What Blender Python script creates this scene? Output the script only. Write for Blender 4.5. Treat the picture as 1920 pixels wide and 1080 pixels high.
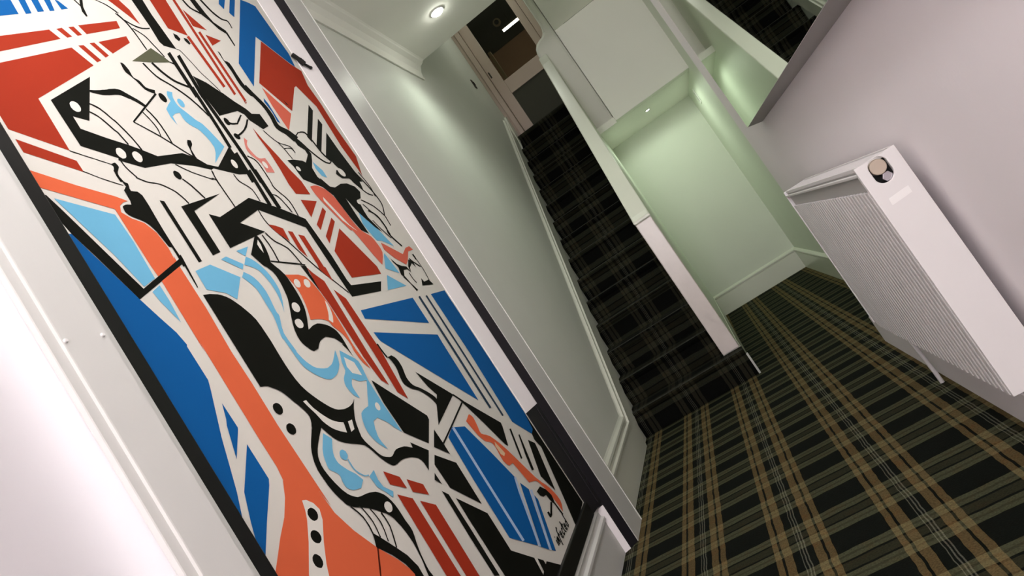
import bpy, bmesh, math, random
from mathutils import Vector, Matrix
from mathutils.geometry import tessellate_polygon

for o in list(bpy.data.objects):
    bpy.data.objects.remove(o, do_unlink=True)
SC = bpy.context.scene
COL = SC.collection

# ------------------------------------------------------------------ camera
CAM_H = 1.05
cam_d = bpy.data.cameras.new('camera')
cam_d.sensor_width = 36.0
cam_d.lens = 1268.92 * 36.0 / 1920.0
cam_d.clip_start = 0.02
cam = bpy.data.objects.new('camera', cam_d)
COL.objects.link(cam)
yaw, pitch, roll = math.radians(14.94055), math.radians(3.65036), math.radians(-33.37251)
fwd = Vector((-math.sin(yaw) * math.cos(pitch), math.cos(yaw) * math.cos(pitch), math.sin(pitch)))
rt0 = Vector((math.cos(yaw), math.sin(yaw), 0))
up0 = rt0.cross(fwd)
cr, sr = math.cos(roll), math.sin(roll)
right = rt0 * cr + up0 * sr
down = rt0 * sr - up0 * cr
mw = Matrix((right, -down, -fwd)).transposed().to_4x4()
mw.translation = Vector((0, 0, CAM_H))
cam.matrix_world = mw
SC.camera = cam

# ------------------------------------------------------------------ view, world, main lights
SC.view_settings.view_transform = 'Standard'
SC.view_settings.look = 'None'
SC.view_settings.gamma = 1.0
SC.view_settings.use_curve_mapping = False
SC.view_settings.exposure = 0.0
SC.cycles.max_bounces = 14
SC.cycles.diffuse_bounces = 9
SC.cycles.glossy_bounces = 5
W = bpy.data.worlds.new('world')
SC.world = W
W.use_nodes = True
W.node_tree.nodes['Background'].inputs[0].default_value = (0.8, 0.85, 0.8, 1)
W.node_tree.nodes['Background'].inputs[1].default_value = 0.02
ZC = 3.2            # main ceiling height


def spot(name, loc, power, color, angle=110, blend=0.6, radius=0.035, target=None, kind='SPOT'):
    d = bpy.data.lights.new(name, kind)
    d.energy = power
    d.color = color
    if kind == 'SPOT':
        d.spot_size = math.radians(angle)
        d.spot_blend = blend
    d.shadow_soft_size = radius
    o = bpy.data.objects.new(name, d)
    COL.objects.link(o)
    o.location = loc
    if target:
        o.rotation_euler = (Vector(target) - Vector(loc)).to_track_quat('-Z', 'Y').to_euler()
    return o


LAMPS = [  # ceiling downlights; hall and entry pendants and the well lamp are unseen, added for fill: location, power, colour, cone
    ('stair', (-0.57, 4.50, ZC), 23, (0.88, 1.0, 0.82), 150),
    ('recess', (0.30, 6.82, 2.19), 12, (0.86, 1.0, 0.78), 174),
    ('hall', (-0.06, 1.20, 2.72), 31, (1.0, 0.96, 0.965), 176),
    ('entry', (-0.12, -1.8, 2.66), 66, (1.0, 0.955, 0.96), 176),
    ('well', (-0.50, 7.05, 4.95), 12, (0.93, 1.0, 0.86), 150),  # unseen lamp added to brighten the upper stair wall
]
for n, loc, p, c, ang in LAMPS:
    spot('lamp_light', (loc[0], loc[1], loc[2] - 0.03), p, c, ang, 0.9 if n in ('stair', 'well') else 0.25, 0.05 if n in ('stair', 'recess') else 0.11, None, 'POINT' if n in ('hall', 'entry') else 'SPOT')
# unseen area light added behind the camera to brighten faces turned toward it
d = bpy.data.lights.new('rear_fill_light', 'AREA')
d.shape = 'RECTANGLE'
d.size = 0.7
d.size_y = 2.5
d.energy = 74
d.color = (1.0, 0.965, 0.97)
o = bpy.data.objects.new('rear_fill_light', d)
COL.objects.link(o)
o.location = (-0.58, -4.97, 1.80)
o.rotation_euler = (math.radians(90), 0, 0)

# ------------------------------------------------------------------ materials
MATS = {}


def srgb(r, g, b):
    def f(v):
        v /= 255.0
        return v / 12.92 if v <= 0.04045 else ((v + 0.055) / 1.055) ** 2.4
    return (f(r), f(g), f(b), 1)


def mat(name, color, rough=0.5, metal=0.0, spec=0.5, noise=0.0, nscale=8.0, bump=0.0, bscale=200.0, coat=0.0, emit=None, estr=0.0):
    m = bpy.data.materials.new(name)
    m.use_nodes = True
    nt = m.node_tree
    b = nt.nodes['Principled BSDF']
    b.inputs['Base Color'].default_value = color
    b.inputs['Roughness'].default_value = rough
    b.inputs['Metallic'].default_value = metal
    b.inputs['Specular IOR Level'].default_value = spec
    if coat:
        b.inputs['Coat Weight'].default_value = coat
        b.inputs['Coat Roughness'].default_value = 0.1
    tc = nt.nodes.new('ShaderNodeTexCoord')
    if noise:
        n = nt.nodes.new('ShaderNodeTexNoise')
        n.inputs['Scale'].default_value = nscale
        n.inputs['Detail'].default_value = 4
        nt.links.new(tc.outputs['Object'], n.inputs['Vector'])
        mp = nt.nodes.new('ShaderNodeMapRange')
        mp.inputs[3].default_value = 1 - noise
        mp.inputs[4].default_value = 1 + noise
        nt.links.new(n.outputs['Fac'], mp.inputs[0])
        mx = nt.nodes.new('ShaderNodeVectorMath')
        mx.operation = 'SCALE'
        mx.inputs[0].default_value = color[:3]
        nt.links.new(mp.outputs[0], mx.inputs['Scale'])
        nt.links.new(mx.outputs[0], b.inputs['Base Color'])
    if bump:
        n2 = nt.nodes.new('ShaderNodeTexNoise')
        n2.inputs['Scale'].default_value = bscale
        nt.links.new(tc.outputs['Object'], n2.inputs['Vector'])
        bp = nt.nodes.new('ShaderNodeBump')
        bp.inputs['Strength'].default_value = bump
        bp.inputs['Distance'].default_value = 0.002
        nt.links.new(n2.outputs['Fac'], bp.inputs['Height'])
        nt.links.new(bp.outputs[0], b.inputs['Normal'])
    if emit:
        b.inputs['Emission Color'].default_value = emit
        b.inputs['Emission Strength'].default_value = estr
    MATS[name] = m
    return m


M_WALL = mat('wall_paint_pale_grey', (0.74, 0.76, 0.71, 1), 0.6, noise=0.03, nscale=3, bump=0.15, bscale=90)
M_WALLG = mat('wall_paint_sage', (0.74, 0.775, 0.69, 1), 0.55, noise=0.03, nscale=3, bump=0.15, bscale=90)
M_WALLR = mat('wall_paint_lilac', (0.84, 0.80, 0.815, 1), 0.6, noise=0.03, nscale=2.5, bump=0.15, bscale=90)
M_CEIL = mat('ceiling_paint', (0.90, 0.90, 0.84, 1), 0.8, noise=0.02, nscale=4)
M_TRIM = mat('trim_gloss_paint', (0.76, 0.77, 0.69, 1), 0.28, noise=0.02, nscale=6)
M_CAS = mat('casing_satin_paint', (0.65, 0.65, 0.635, 1), 0.4, noise=0.02, nscale=6)
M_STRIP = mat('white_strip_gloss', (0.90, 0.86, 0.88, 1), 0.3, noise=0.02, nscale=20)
M_NEWEL = mat('newel_gloss_cream', (0.74, 0.67, 0.65, 1), 0.22, noise=0.05, nscale=25, bump=0.2, bscale=60)
M_BLACK = mat('black_gloss', (0.006, 0.006, 0.006, 1), 0.4, spec=0.3)
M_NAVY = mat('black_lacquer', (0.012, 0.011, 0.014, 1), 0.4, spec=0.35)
M_DARK = mat('dark_gap', (0.006, 0.006, 0.005, 1), 0.8)
M_RAD = mat('radiator_enamel', (0.69, 0.675, 0.672, 1), 0.35, noise=0.01, nscale=9)
M_GRILLE = mat('radiator_inner_enamel', (0.52, 0.52, 0.50, 1), 0.4)
M_RIB_SHADE = mat('radiator_groove_shade', (0.56, 0.54, 0.54, 1), 0.5)  # grey puts the shade between the ribs into the colour
M_KNOB = mat('knob_brass', (0.55, 0.47, 0.38, 1), 0.3, metal=0.6)
M_CHROME = mat('valve_chrome', (0.55, 0.52, 0.56, 1), 0.2, metal=0.9)
M_LABEL = mat('label_white', (0.79, 0.78, 0.77, 1), 0.5)
M_MIRROR = mat('mirror_silver', (0.86, 0.90, 0.84, 1), 0.012, metal=1.0)
M_MBOX = mat('mirror_edge_grey', (0.34, 0.33, 0.32, 1), 0.45, noise=0.05, nscale=5)
M_DOOR = mat('landing_door_paint', (0.50, 0.40, 0.34, 1), 0.45, noise=0.04, nscale=8)
M_BROWN = mat('far_room_brown', (0.40, 0.25, 0.14, 1), 0.7, noise=0.1, nscale=3)
M_DKOLIVE = mat('far_room_dark', (0.035, 0.034, 0.020, 1), 0.7)
M_TAN = mat('far_room_post', (0.42, 0.34, 0.20, 1), 0.6)
M_LAMP = mat('lamp_glow', (1, 1, 1, 1), 0.4, emit=(1, 1, 0.90, 1), estr=80)
M_LAMPS = mat('lamp_glow_small', (1, 1, 1, 1), 0.4, emit=(1, 1, 0.93, 1), estr=6)
M_TUBE = mat('tube_glow', (1, 1, 1, 1), 0.4, emit=(1, 0.95, 0.85, 1), estr=30)
M_RING = mat('lamp_ring_white', (0.75, 0.75, 0.72, 1), 0.4)
M_PLAST = mat('switch_dark', (0.04, 0.03, 0.025, 1), 0.4)
M_WPLAST = mat('white_plastic', (0.78, 0.78, 0.75, 1), 0.4)

# diffuser of the added glow box: translucent acrylic, lit by the area light behind it
m = bpy.data.materials.new('opal_acrylic')
m.use_nodes = True
nt = m.node_tree
for nn in list(nt.nodes):
    nt.nodes.remove(nn)
om = nt.nodes.new('ShaderNodeOutputMaterial')
tr = nt.nodes.new('ShaderNodeBsdfTranslucent')
tr.inputs[0].default_value = (0.86, 0.84, 0.86, 1)
df = nt.nodes.new('ShaderNodeBsdfDiffuse')
df.inputs[0].default_value = (0.8, 0.78, 0.8, 1)
ms = nt.nodes.new('ShaderNodeMixShader')
ms.inputs[0].default_value = 0.5
nt.links.new(tr.outputs[0], ms.inputs[1])
nt.links.new(df.outputs[0], ms.inputs[2])
nt.links.new(ms.outputs[0], om.inputs[0])
M_OPAL = m

# clear door glass
m = bpy.data.materials.new('door_glass')
m.use_nodes = True
nt = m.node_tree
for nn in list(nt.nodes):
    nt.nodes.remove(nn)
om = nt.nodes.new('ShaderNodeOutputMaterial')
tp = nt.nodes.new('ShaderNodeBsdfTransparent')
tp.inputs[0].default_value = (0.85, 0.85, 0.8, 1)
gl = nt.nodes.new('ShaderNodeBsdfGlossy')
gl.inputs['Roughness'].default_value = 0.03
fr = nt.nodes.new('ShaderNodeFresnel')
fr.inputs[0].default_value = 1.45
ms = nt.nodes.new('ShaderNodeMixShader')
nt.links.new(fr.outputs[0], ms.inputs[0])
nt.links.new(tp.outputs[0], ms.inputs[1])
nt.links.new(gl.outputs[0], ms.inputs[2])
nt.links.new(ms.outputs[0], om.inputs[0])
M_GLASS = m


def tartan(name, k, tc=(0.114, 0.078, 0.031), gc=(0.070, 0.072, 0.038), base=(0.0045, 0.0062, 0.0040)):
    """woven tartan carpet: long tan bands (u) crossed by green bands (v)"""
    m = bpy.data.materials.new(name)
    m.use_nodes = True
    nt = m.node_tree
    b = nt.nodes['Principled BSDF']
    b.inputs['Roughness'].default_value = 0.95
    b.inputs['Specular IOR Level'].default_value = 0.1
    uv = nt.nodes.new('ShaderNodeUVMap')
    uv.uv_map = 'UVMap'
    # slightly wavy weave
    wob = nt.nodes.new('ShaderNodeTexNoise')
    wob.inputs['Scale'].default_value = 5.0
    wob.inputs['Detail'].default_value = 1.0
    nt.links.new(uv.outputs[0], wob.inputs['Vector'])
    ws = nt.nodes.new('ShaderNodeVectorMath')
    ws.operation = 'MULTIPLY_ADD'
    ws.inputs[1].default_value = (0.022, 0.035, 0)
    ws.inputs[2].default_value = (-0.011, -0.0175, 0)
    nt.links.new(wob.outputs['Color'], ws.inputs[0])
    ad = nt.nodes.new('ShaderNodeVectorMath')
    ad.operation = 'ADD'
    nt.links.new(uv.outputs[0], ad.inputs[0])
    nt.links.new(ws.outputs[0], ad.inputs[1])
    sep = nt.nodes.new('ShaderNodeSeparateXYZ')
    nt.links.new(ad.outputs[0], sep.inputs[0])

    def ramp(sock, stops):
        fr = nt.nodes.new('ShaderNodeMath')
        fr.operation = 'FRACT'
        nt.links.new(sock, fr.inputs[0])
        r = nt.nodes.new('ShaderNodeValToRGB')
        r.color_ramp.interpolation = 'CONSTANT'
        els = r.color_ramp.elements
        els[0].position = stops[0][0]
        els[0].color = stops[0][1]
        els[1].position = stops[1][0]
        els[1].color = stops[1][1]
        for p, c in stops[2:]:
            e = els.new(p)
            e.color = c
        nt.links.new(fr.outputs[0], r.inputs[0])
        return r.outputs[0]
    Z = (0, 0, 0, 1)

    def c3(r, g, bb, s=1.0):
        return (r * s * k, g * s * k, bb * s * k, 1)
    tan_ = c3(*tc)
    grn = c3(*gc)
    dim = c3(0.026, 0.024, 0.012)
    pale = c3(0.110, 0.108, 0.085)
    P = 0.350
    xs = [(0.0, tan_), (0.018 / P, Z), (0.026 / P, tan_), (0.056 / P, Z), (0.081 / P, pale), (0.0845 / P, Z), (0.091 / P, pale), (0.0945 / P, Z),
          (0.101 / P, pale), (0.1045 / P, Z), (0.125 / P, tan_), (0.152 / P, Z), (0.160 / P, tan_), (0.182 / P, Z)]
    ys = [(0.0, grn), (0.065, c3(0.045, 0.046, 0.024)), (0.10, grn), (0.17, Z), (0.205, dim), (0.35, Z), (0.385, grn), (0.455, c3(0.045, 0.046, 0.024)), (0.49, grn), (0.56, Z)]
    a = ramp(sep.outputs[0], xs)
    c = ramp(sep.outputs[1], ys)
    s1 = nt.nodes.new('ShaderNodeVectorMath')
    s1.operation = 'ADD'
    nt.links.new(a, s1.inputs[0])
    nt.links.new(c, s1.inputs[1])
    s2 = nt.nodes.new('ShaderNodeVectorMath')
    s2.operation = 'ADD'
    nt.links.new(s1.outputs[0], s2.inputs[0])
    s2.inputs[1].default_value = (base[0] * k, base[1] * k, base[2] * k)
    # tuft mottling and rust flecks
    n1 = nt.nodes.new('ShaderNodeTexNoise')
    n1.inputs['Scale'].default_value = 55
    n1.inputs['Detail'].default_value = 3
    nt.links.new(uv.outputs[0], n1.inputs['Vector'])
    mr = nt.nodes.new('ShaderNodeMapRange')
    mr.inputs[1].default_value = 0.25
    mr.inputs[2].default_value = 0.75
    mr.inputs[3].default_value = 0.62
    mr.inputs[4].default_value = 1.38
    nt.links.new(n1.outputs['Fac'], mr.inputs[0])
    s3 = nt.nodes.new('ShaderNodeVectorMath')
    s3.operation = 'SCALE'
    nt.links.new(s2.outputs[0], s3.inputs[0])
    nt.links.new(mr.outputs[0], s3.inputs['Scale'])
    n3 = nt.nodes.new('ShaderNodeTexNoise')
    n3.inputs['Scale'].default_value = 7
    nt.links.new(uv.outputs[0], n3.inputs['Vector'])
    mr3 = nt.nodes.new('ShaderNodeMapRange')
    mr3.inputs[1].default_value = 0.5
    mr3.inputs[2].default_value = 0.7
    nt.links.new(n3.outputs['Fac'], mr3.inputs[0])
    tint = nt.nodes.new('ShaderNodeMix')
    tint.data_type = 'RGBA'
    tint.blend_type = 'MULTIPLY'
    nt.links.new(mr3.outputs[0], tint.inputs[0])
    nt.links.new(s3.outputs[0], tint.inputs[6])
    tint.inputs[7].default_value = (1.12, 0.94, 0.85, 1)
    nt.links.new(tint.outputs[2], b.inputs['Base Color'])
    bp = nt.nodes.new('ShaderNodeBump')
    bp.inputs['Strength'].default_value = 0.35
    bp.inputs['Distance'].default_value = 0.003
    nt.links.new(n1.outputs['Fac'], bp.inputs['Height'])
    nt.links.new(bp.outputs[0], b.inputs['Normal'])
    return m


M_CARPET = tartan('tartan_carpet', 0.72)
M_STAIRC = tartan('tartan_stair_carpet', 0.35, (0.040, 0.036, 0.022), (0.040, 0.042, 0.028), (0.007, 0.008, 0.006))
M_NOSE_LIT = mat('tartan_nosing_highlight', (0.030, 0.031, 0.026, 1), 0.95, spec=0.1, noise=0.5, nscale=40)  # paler grey paints the light caught along each nosing

# ------------------------------------------------------------------ mesh helpers


def link(name, me, parent=None):
    o = bpy.data.objects.new(name, me)
    COL.objects.link(o)
    if parent:
        o.parent = parent
    return o


def struct(o):
    o['kind'] = 'structure'
    return o


def thing(name, label, cat, loc=(0, 0, 0), group=None):
    o = bpy.data.objects.new(name, None)
    o.empty_display_size = 0.1
    COL.objects.link(o)
    o.location = loc
    tag(o, label, cat, group)
    return o


def tag(o, label, cat, group=None):
    o['label'] = label
    o['category'] = cat
    if group:
        o['group'] = group
    return o


def fin(bm, name, m, parent=None, smooth=False, bevel=0.0, segs=2, off=None, ang=40):
    if off:
        bmesh.ops.translate(bm, verts=bm.verts, vec=Vector(off))
    bmesh.ops.recalc_face_normals(bm, faces=bm.faces)
    me = bpy.data.meshes.new(name)
    bm.to_mesh(me)
    bm.free()
    for mm in (m if isinstance(m, (list, tuple)) else [m]):
        me.materials.append(mm)
    o = link(name, me, parent)
    if bevel:
        md = o.modifiers.new('bevel', 'BEVEL')
        md.width = bevel
        md.segments = segs
        md.limit_method = 'ANGLE'
    if smooth:
        for p in me.polygons:
            p.use_smooth = True
        me.set_sharp_from_angle(angle=math.radians(ang))
    return o


def add_box(bm, x0, x1, y0, y1, z0, z1):
    vs = [bm.verts.new(p) for p in ((x0, y0, z0), (x1, y0, z0), (x1, y1, z0), (x0, y1, z0), (x0, y0, z1), (x1, y0, z1), (x1, y1, z1), (x0, y1, z1))]
    for f in ((0, 3, 2, 1), (4, 5, 6, 7), (0, 1, 5, 4), (1, 2, 6, 5), (2, 3, 7, 6), (3, 0, 4, 7)):
        bm.faces.new([vs[i] for i in f])


def box(name, b, m, parent=None, bevel=0.0, off=None, segs=2):
    bm = bmesh.new()
    add_box(bm, *b)
    return fin(bm, name, m, parent, bevel=bevel, off=off, segs=segs)


def add_prism(bm, pts, axis, a, b):
    """extrude a 2D outline (list of (p,q)) along axis 'x','y' or 'z' from a to b"""
    def P(p, t):
        if axis == 'x':
            return (t, p[0], p[1])
        if axis == 'y':
            return (p[0], t, p[1])
        return (p[0], p[1], t)
    A = [bm.verts.new(P(p, a)) for p in pts]
    B = [bm.verts.new(P(p, b)) for p in pts]
    n = len(pts)
    bm.faces.new(A[::-1])
    bm.faces.new(B)
    for i in range(n):
        bm.faces.new((A[i], A[(i + 1) % n], B[(i + 1) % n], B[i]))


def prism(name, pts, axis, a, b, m, parent=None, bevel=0.0, off=None, smooth=False):
    bm = bmesh.new()
    add_prism(bm, pts, axis, a, b)
    return fin(bm, name, m, parent, bevel=bevel, off=off, smooth=smooth)


def add_cyl(bm, c, r, h, axis='z', n=24, r2=None):
    r2 = r if r2 is None else r2
    A, B = [], []
    for k in range(n):
        t = 2 * math.pi * k / n
        u, v = math.cos(t), math.sin(t)
        for L, rr, hh in ((A, r, 0), (B, r2, h)):
            if axis == 'z':
                p = (c[0] + u * rr, c[1] + v * rr, c[2] + hh)
            elif axis == 'y':
                p = (c[0] + u * rr, c[1] + hh, c[2] + v * rr)
            else:
                p = (c[0] + hh, c[1] + u * rr, c[2] + v * rr)
            L.append(bm.verts.new(p))
    bm.faces.new(A[::-1])
    bm.faces.new(B)
    for k in range(n):
        bm.faces.new((A[k], A[(k + 1) % n], B[(k + 1) % n], B[k]))


def add_ring(bm, c, ri, ro, h, n=28):
    rows = []
    for rr, hh in ((ri, 0), (ri, -h), ((ri + ro) / 2, -h * 1.2), (ro, -h * 0.5), (ro, 0)):
        rows.append([bm.verts.new((c[0] + rr * math.cos(2 * math.pi * k / n), c[1] + rr * math.sin(2 * math.pi * k / n), c[2] + hh)) for k in range(n)])
    for i in range(len(rows)):
        a, b = rows[i], rows[(i + 1) % len(rows)]
        for k in range(n):
            bm.faces.new((a[k], a[(k + 1) % n], b[(k + 1) % n], b[k]))


def add_tube(bm, pts, r, n=10):
    prev = None
    for i, p in enumerate(pts):
        p = Vector(p)
        d = (Vector(pts[min(i + 1, len(pts) - 1)]) - Vector(pts[max(i - 1, 0)])).normalized()
        s = d.cross(Vector((0, 0, 1)) if abs(d.z) < 0.9 else Vector((1, 0, 0))).normalized()
        t = d.cross(s)
        ring = [bm.verts.new(p + s * r * math.cos(2 * math.pi * k / n) + t * r * math.sin(2 * math.pi * k / n)) for k in range(n)]
        if prev:
            for k in range(n):
                bm.faces.new((prev[k], prev[(k + 1) % n], ring[(k + 1) % n], ring[k]))
        else:
            bm.faces.new(ring[::-1])
        prev = ring
    bm.faces.new(prev)


# ------------------------------------------------------------------ the setting
# floor: knots give the pattern's repeats along the corridor
knots = [7.90, 7.67, 7.45, 7.23, 7.01, 6.79, 6.57, 6.35, 6.13, 5.91, 5.69, 5.47, 5.25, 5.03, 4.81, 4.59, 4.37, 4.151, 3.935, 3.708, 3.461, 3.208, 2.943, 2.673, 2.369, 2.080, 1.79, 1.49, 1.19, 0.89, 0.59, 0.29, -0.01, -0.31, -0.61, -0.91, -1.21, -1.51, -1.81, -5.11]
bm = bmesh.new()
uvl = bm.loops.layers.uv.new('UVMap')
rows = []
X0F, X1F = -1.05, 0.80
for i, y in enumerate(knots):
    rows.append([(bm.verts.new((x, y, 0)), ((x + 0.0085) / 0.350 + 20, float(i))) for x in (X0F, X1F)])
for a, b in zip(rows, rows[1:]):
    f = bm.faces.new((a[0][0], b[0][0], b[1][0], a[1][0]))
    for lp, uvv in zip(f.loops, (a[0][1], b[0][1], b[1][1], a[1][1])):
        lp[uvl].uv = uvv
me = bpy.data.meshes.new('floor')
bm.to_mesh(me)
bm.free()
me.materials.append(M_CARPET)
floor = struct(link('floor', me))
md = floor.modifiers.new('thickness', 'SOLIDIFY')
md.thickness = 0.03
md.offset = -1 if me.polygons[0].normal.z > 0 else 1

YB = 7.62           # back wall of the recess
YE = 4.97           # where the corridor ceiling stops at the stairwell
YK = 6.30           # bulkhead over the recess
ZL = 2.19           # low soffit
ZT = 4.95           # stairwell ceiling
XL = -1.003         # stair wall
XR = 0.490          # radiator wall
XRR = 0.768         # recess right wall

# walls
struct(box('wall_left', (XL - 0.12, XL, 3.12, 7.86, 0, ZT), M_WALL))
struct(box('wall_left_alcove', (-1.13, -1.010, 0.90, 3.12, 0, ZC), M_WALL))
wr = struct(box('wall_right', (XR, XRR, -5.0, 3.77, 0, ZC), M_WALLR, bevel=0.012, segs=3))
struct(box('wall_recess', (XRR, XRR + 0.1, 3.7, YB + 0.1, 0, ZC), M_WALLG))
struct(box('wall_back', (-0.30, XRR + 0.1, YB, YB + 0.1, 0, ZL + 0.1), M_WALLG))
struct(box('wall_front', (-1.13, XRR, -5.1, -5.0, 0, ZC), M_WALLR))
struct(box('wall_bulkhead', (0.0, XRR + 0.1, YK, YK + 0.1, ZL, ZC), M_CEIL, bevel=0.006))
pa_ = [(-0.275, ZL + 0.02), (0.0, ZL + 0.02), (0.0, ZT), (-0.085, ZT), (-0.09, 3.52), (-0.105, 3.45), (-0.14, 3.425), (-0.18, 3.415), (-0.225, 3.395), (-0.255, 3.36), (-0.270, 3.315), (-0.275, 3.26)]
struct(prism('wall_pier', pa_, 'y', 6.85, 7.86, M_CEIL, bevel=0.03))
struct(box('wall_bulkhead_side', (0.001, 0.1, YK + 0.1, 6.86, ZL + 0.06, ZT), M_CEIL))
struct(box('wall_stairwell', (0.0, 0.1, YE, YK + 0.1, ZC + 0.2, ZT), M_WALL))
struct(box('wall_stairwell_front', (-1.13, 0.1, YE - 0.1, YE, ZC + 0.2, ZT), M_WALL))
struct(box('ceiling_stairwell', (-1.13, 0.1, YE - 0.1, 7.86, ZT, ZT + 0.08), M_CEIL))
struct(prism('ceiling', [(-1.13, -5.1), (XRR + 0.1, -5.1), (XRR + 0.1, YK), (0, YK), (0, YE), (-1.13, YE)], 'z', ZC, ZC + 0.2, M_CEIL))
struct(box('ceiling_recess', (-0.21, XRR + 0.1, YK + 0.1, YB, ZL, ZL + 0.06), M_CEIL))
# wall between the stairs and the recess, sloping top and rounded upper end
SX0, SX1 = -0.280, -0.160
prof = [(4.62, 0.0), (7.86, 0.0), (7.86, 3.12), (6.86, 3.24), (6.70, 3.115), (4.68, 1.275), (4.62, 1.235)]
def taper(o):
    for v in o.data.vertices:
        if v.co.x > (SX0 + SX1) / 2:
            v.co.x -= 0.045 * (v.co.y - 4.62) / 3.0
    return o


struct(taper(prism('wall_middle', prof, 'x', SX0, SX1, M_WALLG, bevel=0.006)))
struct(taper(prism('trim_9', [(4.604, 1.232), (4.68, 1.272), (6.70, 3.112), (6.855, 3.238), (6.855, 3.262), (6.69, 3.132), (4.672, 1.292), (4.604, 1.256)], 'x', SX0 - 0.004, SX1 + 0.002, M_TRIM, bevel=0.008)))
# glossy cream end board of that wall
struct(box('trim_1', (SX0 + 0.001, SX1 - 0.001, 4.606, 4.621, 0.196, 1.232), M_NEWEL, bevel=0.006))

# stairs -----------------------------------------------------------
RISE, GO, Y1ST = 0.19425, 0.2125, 4.53
stairs = thing('staircase', 'narrow straight staircase in dark tartan carpet rising beside the left wall', 'staircase', (-0.64, Y1ST, 0))
NST = 15


def step_mesh(name, x0, x1, depth, k):
    """one carpeted step: riser, rounded nosing, tread; local origin at riser foot"""
    pr = [(0.0, 0.0), (0.004, RISE - 0.05), (-0.012, RISE - 0.034), (-0.022, RISE - 0.018), (-0.020, RISE - 0.006), (-0.010, RISE), (depth, RISE), (depth, 0.0)]
    bm = bmesh.new()
    uvl = bm.loops.layers.uv.new('UVMap')
    A = [bm.verts.new((x0, p[0], p[1])) for p in pr]
    B = [bm.verts.new((x1, p[0], p[1])) for p in pr]
    arc = [0.0]
    for a, b in zip(pr, pr[1:]):
        arc.append(arc[-1] + math.hypot(b[0] - a[0], b[1] - a[1]))
    n = len(pr)
    base = -k * 1.63

    def u(x):
        return (x + 0.0085) / 0.350 + 20
    for i in range(n - 1):
        f = bm.faces.new((A[i], A[i + 1], B[i + 1], B[i]))
        for lp, q in zip(f.loops, ((x0, i), (x0, i + 1), (x1, i + 1), (x1, i))):
            lp[uvl].uv = (u(q[0]), base - arc[q[1]] / 0.25)
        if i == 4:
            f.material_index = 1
    f = bm.faces.new((A[-1], A[0], B[0], B[-1]))
    for S, x in ((A[::-1], x0), (B, x1)):
        f = bm.faces.new(S)
        for lp in f.loops:
            lp[uvl].uv = (u(x) + lp.vert.co.y / 0.35, base - lp.vert.co.z / 0.25)
    bmesh.ops.recalc_face_normals(bm, faces=bm.faces)
    me = bpy.data.meshes.new(name)
    bm.to_mesh(me)
    bm.free()
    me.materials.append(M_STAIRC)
    me.materials.append(M_NOSE_LIT)
    return me


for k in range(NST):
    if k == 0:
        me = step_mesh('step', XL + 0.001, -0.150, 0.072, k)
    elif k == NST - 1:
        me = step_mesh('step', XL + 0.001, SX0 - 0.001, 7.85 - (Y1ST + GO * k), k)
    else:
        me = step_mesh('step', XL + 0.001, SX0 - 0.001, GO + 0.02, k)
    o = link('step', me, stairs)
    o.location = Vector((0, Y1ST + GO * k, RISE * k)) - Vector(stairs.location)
    if k == 0:
        # the first tread goes on behind, beside the end of the wall
        o2 = link('step', step_mesh('step', XL + 0.001, SX0 - 0.001, GO + 0.02, 0), stairs)
        o2.location = Vector((0, Y1ST + 0.004, -0.0005)) - Vector(stairs.location)
box('step_end_trim', (-0.1495, -0.137, 4.522, 4.545, 0.0, 0.150), M_GRILLE, stairs, off=-Vector(stairs.location))

# skirting with a moulded top: profile (depth from wall, height)


def moulded(h, d=0.018):
    return [(0, 0), (d, 0), (d, h), (d + 0.010, h + 0.006), (d + 0.010, h + 0.018), (d - 0.002, h + 0.026), (d - 0.004, h + 0.046), (d + 0.004, h + 0.054), (d + 0.002, h + 0.066), (0.006, h + 0.078), (0, h + 0.088)]


pf = moulded(0.19)
# stair wall skirting: level run, then the raking string up the stairs
bm = bmesh.new()
SL = RISE / GO
ytop = 7.40


def strpt(p, y, kind):
    return (XL + p[0], y, p[1])


path = [(3.15, 0.0), (4.26, 0.0), (ytop, (ytop - 4.26) * SL)]
secs = []
for i, (y, dz) in enumerate(path):
    row = []
    for j, p in enumerate(pf):
        z = p[1] + dz
        if i == 2 or i == 1:
            pass
        zz = z
        if i == 1:
            zz = p[1]
        row.append(bm.verts.new((XL + p[0], y + (0.0 if i != 1 else -(p[1] - 0.19) * 0.40), zz)))
    secs.append(row)
n = len(pf)
for a, b in zip(secs, secs[1:]):
    for j in range(n):
        bm.faces.new((a[j], a[(j + 1) % n], b[(j + 1) % n], b[j]))
bm.faces.new(secs[0][::-1])
bm.faces.new(secs[-1])
struct(fin(bm, 'baseboard_left', M_TRIM))
# short landing skirting at the head of the stairs
struct(prism('trim_2', [(7.36, 2.74), (7.72, 3.02), (7.72, 3.24), (7.58, 3.20)], 'x', XL, XL + 0.022, M_TRIM, bevel=0.004))
# alcove skirting under the artwork
pa = moulded(0.165, 0.014)
struct(prism('baseboard_alcove', [(-1.010 + p[0], p[1]) for p in pa], 'y', 0.98, 2.872, M_CAS))
pb = [(0, 0), (0.018, 0), (0.018, 0.192), (0.009, 0.197), (0.009, 0.204), (0.024, 0.208), (0.024, 0.220), (0.006, 0.236), (0, 0.238)]
struct(prism('baseboard_back', [(YB - p[0], p[1]) for p in pb], 'x', SX1 - 0.06, XRR, M_TRIM))
struct(prism('baseboard_recess', [(XRR - p[0], p[1]) for p in pb], 'y', 3.77, YB, M_TRIM))
struct(taper(box('baseboard_middle', (SX1 - 0.052, SX1 + 0.005, 4.74, YB, 0, 0.22), M_TRIM, bevel=0.002)))
struct(box('baseboard_right', (XR - 0.008, XR, -5.0, 3.77, 0, 0.15), M_WALLR, bevel=0.003))
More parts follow.
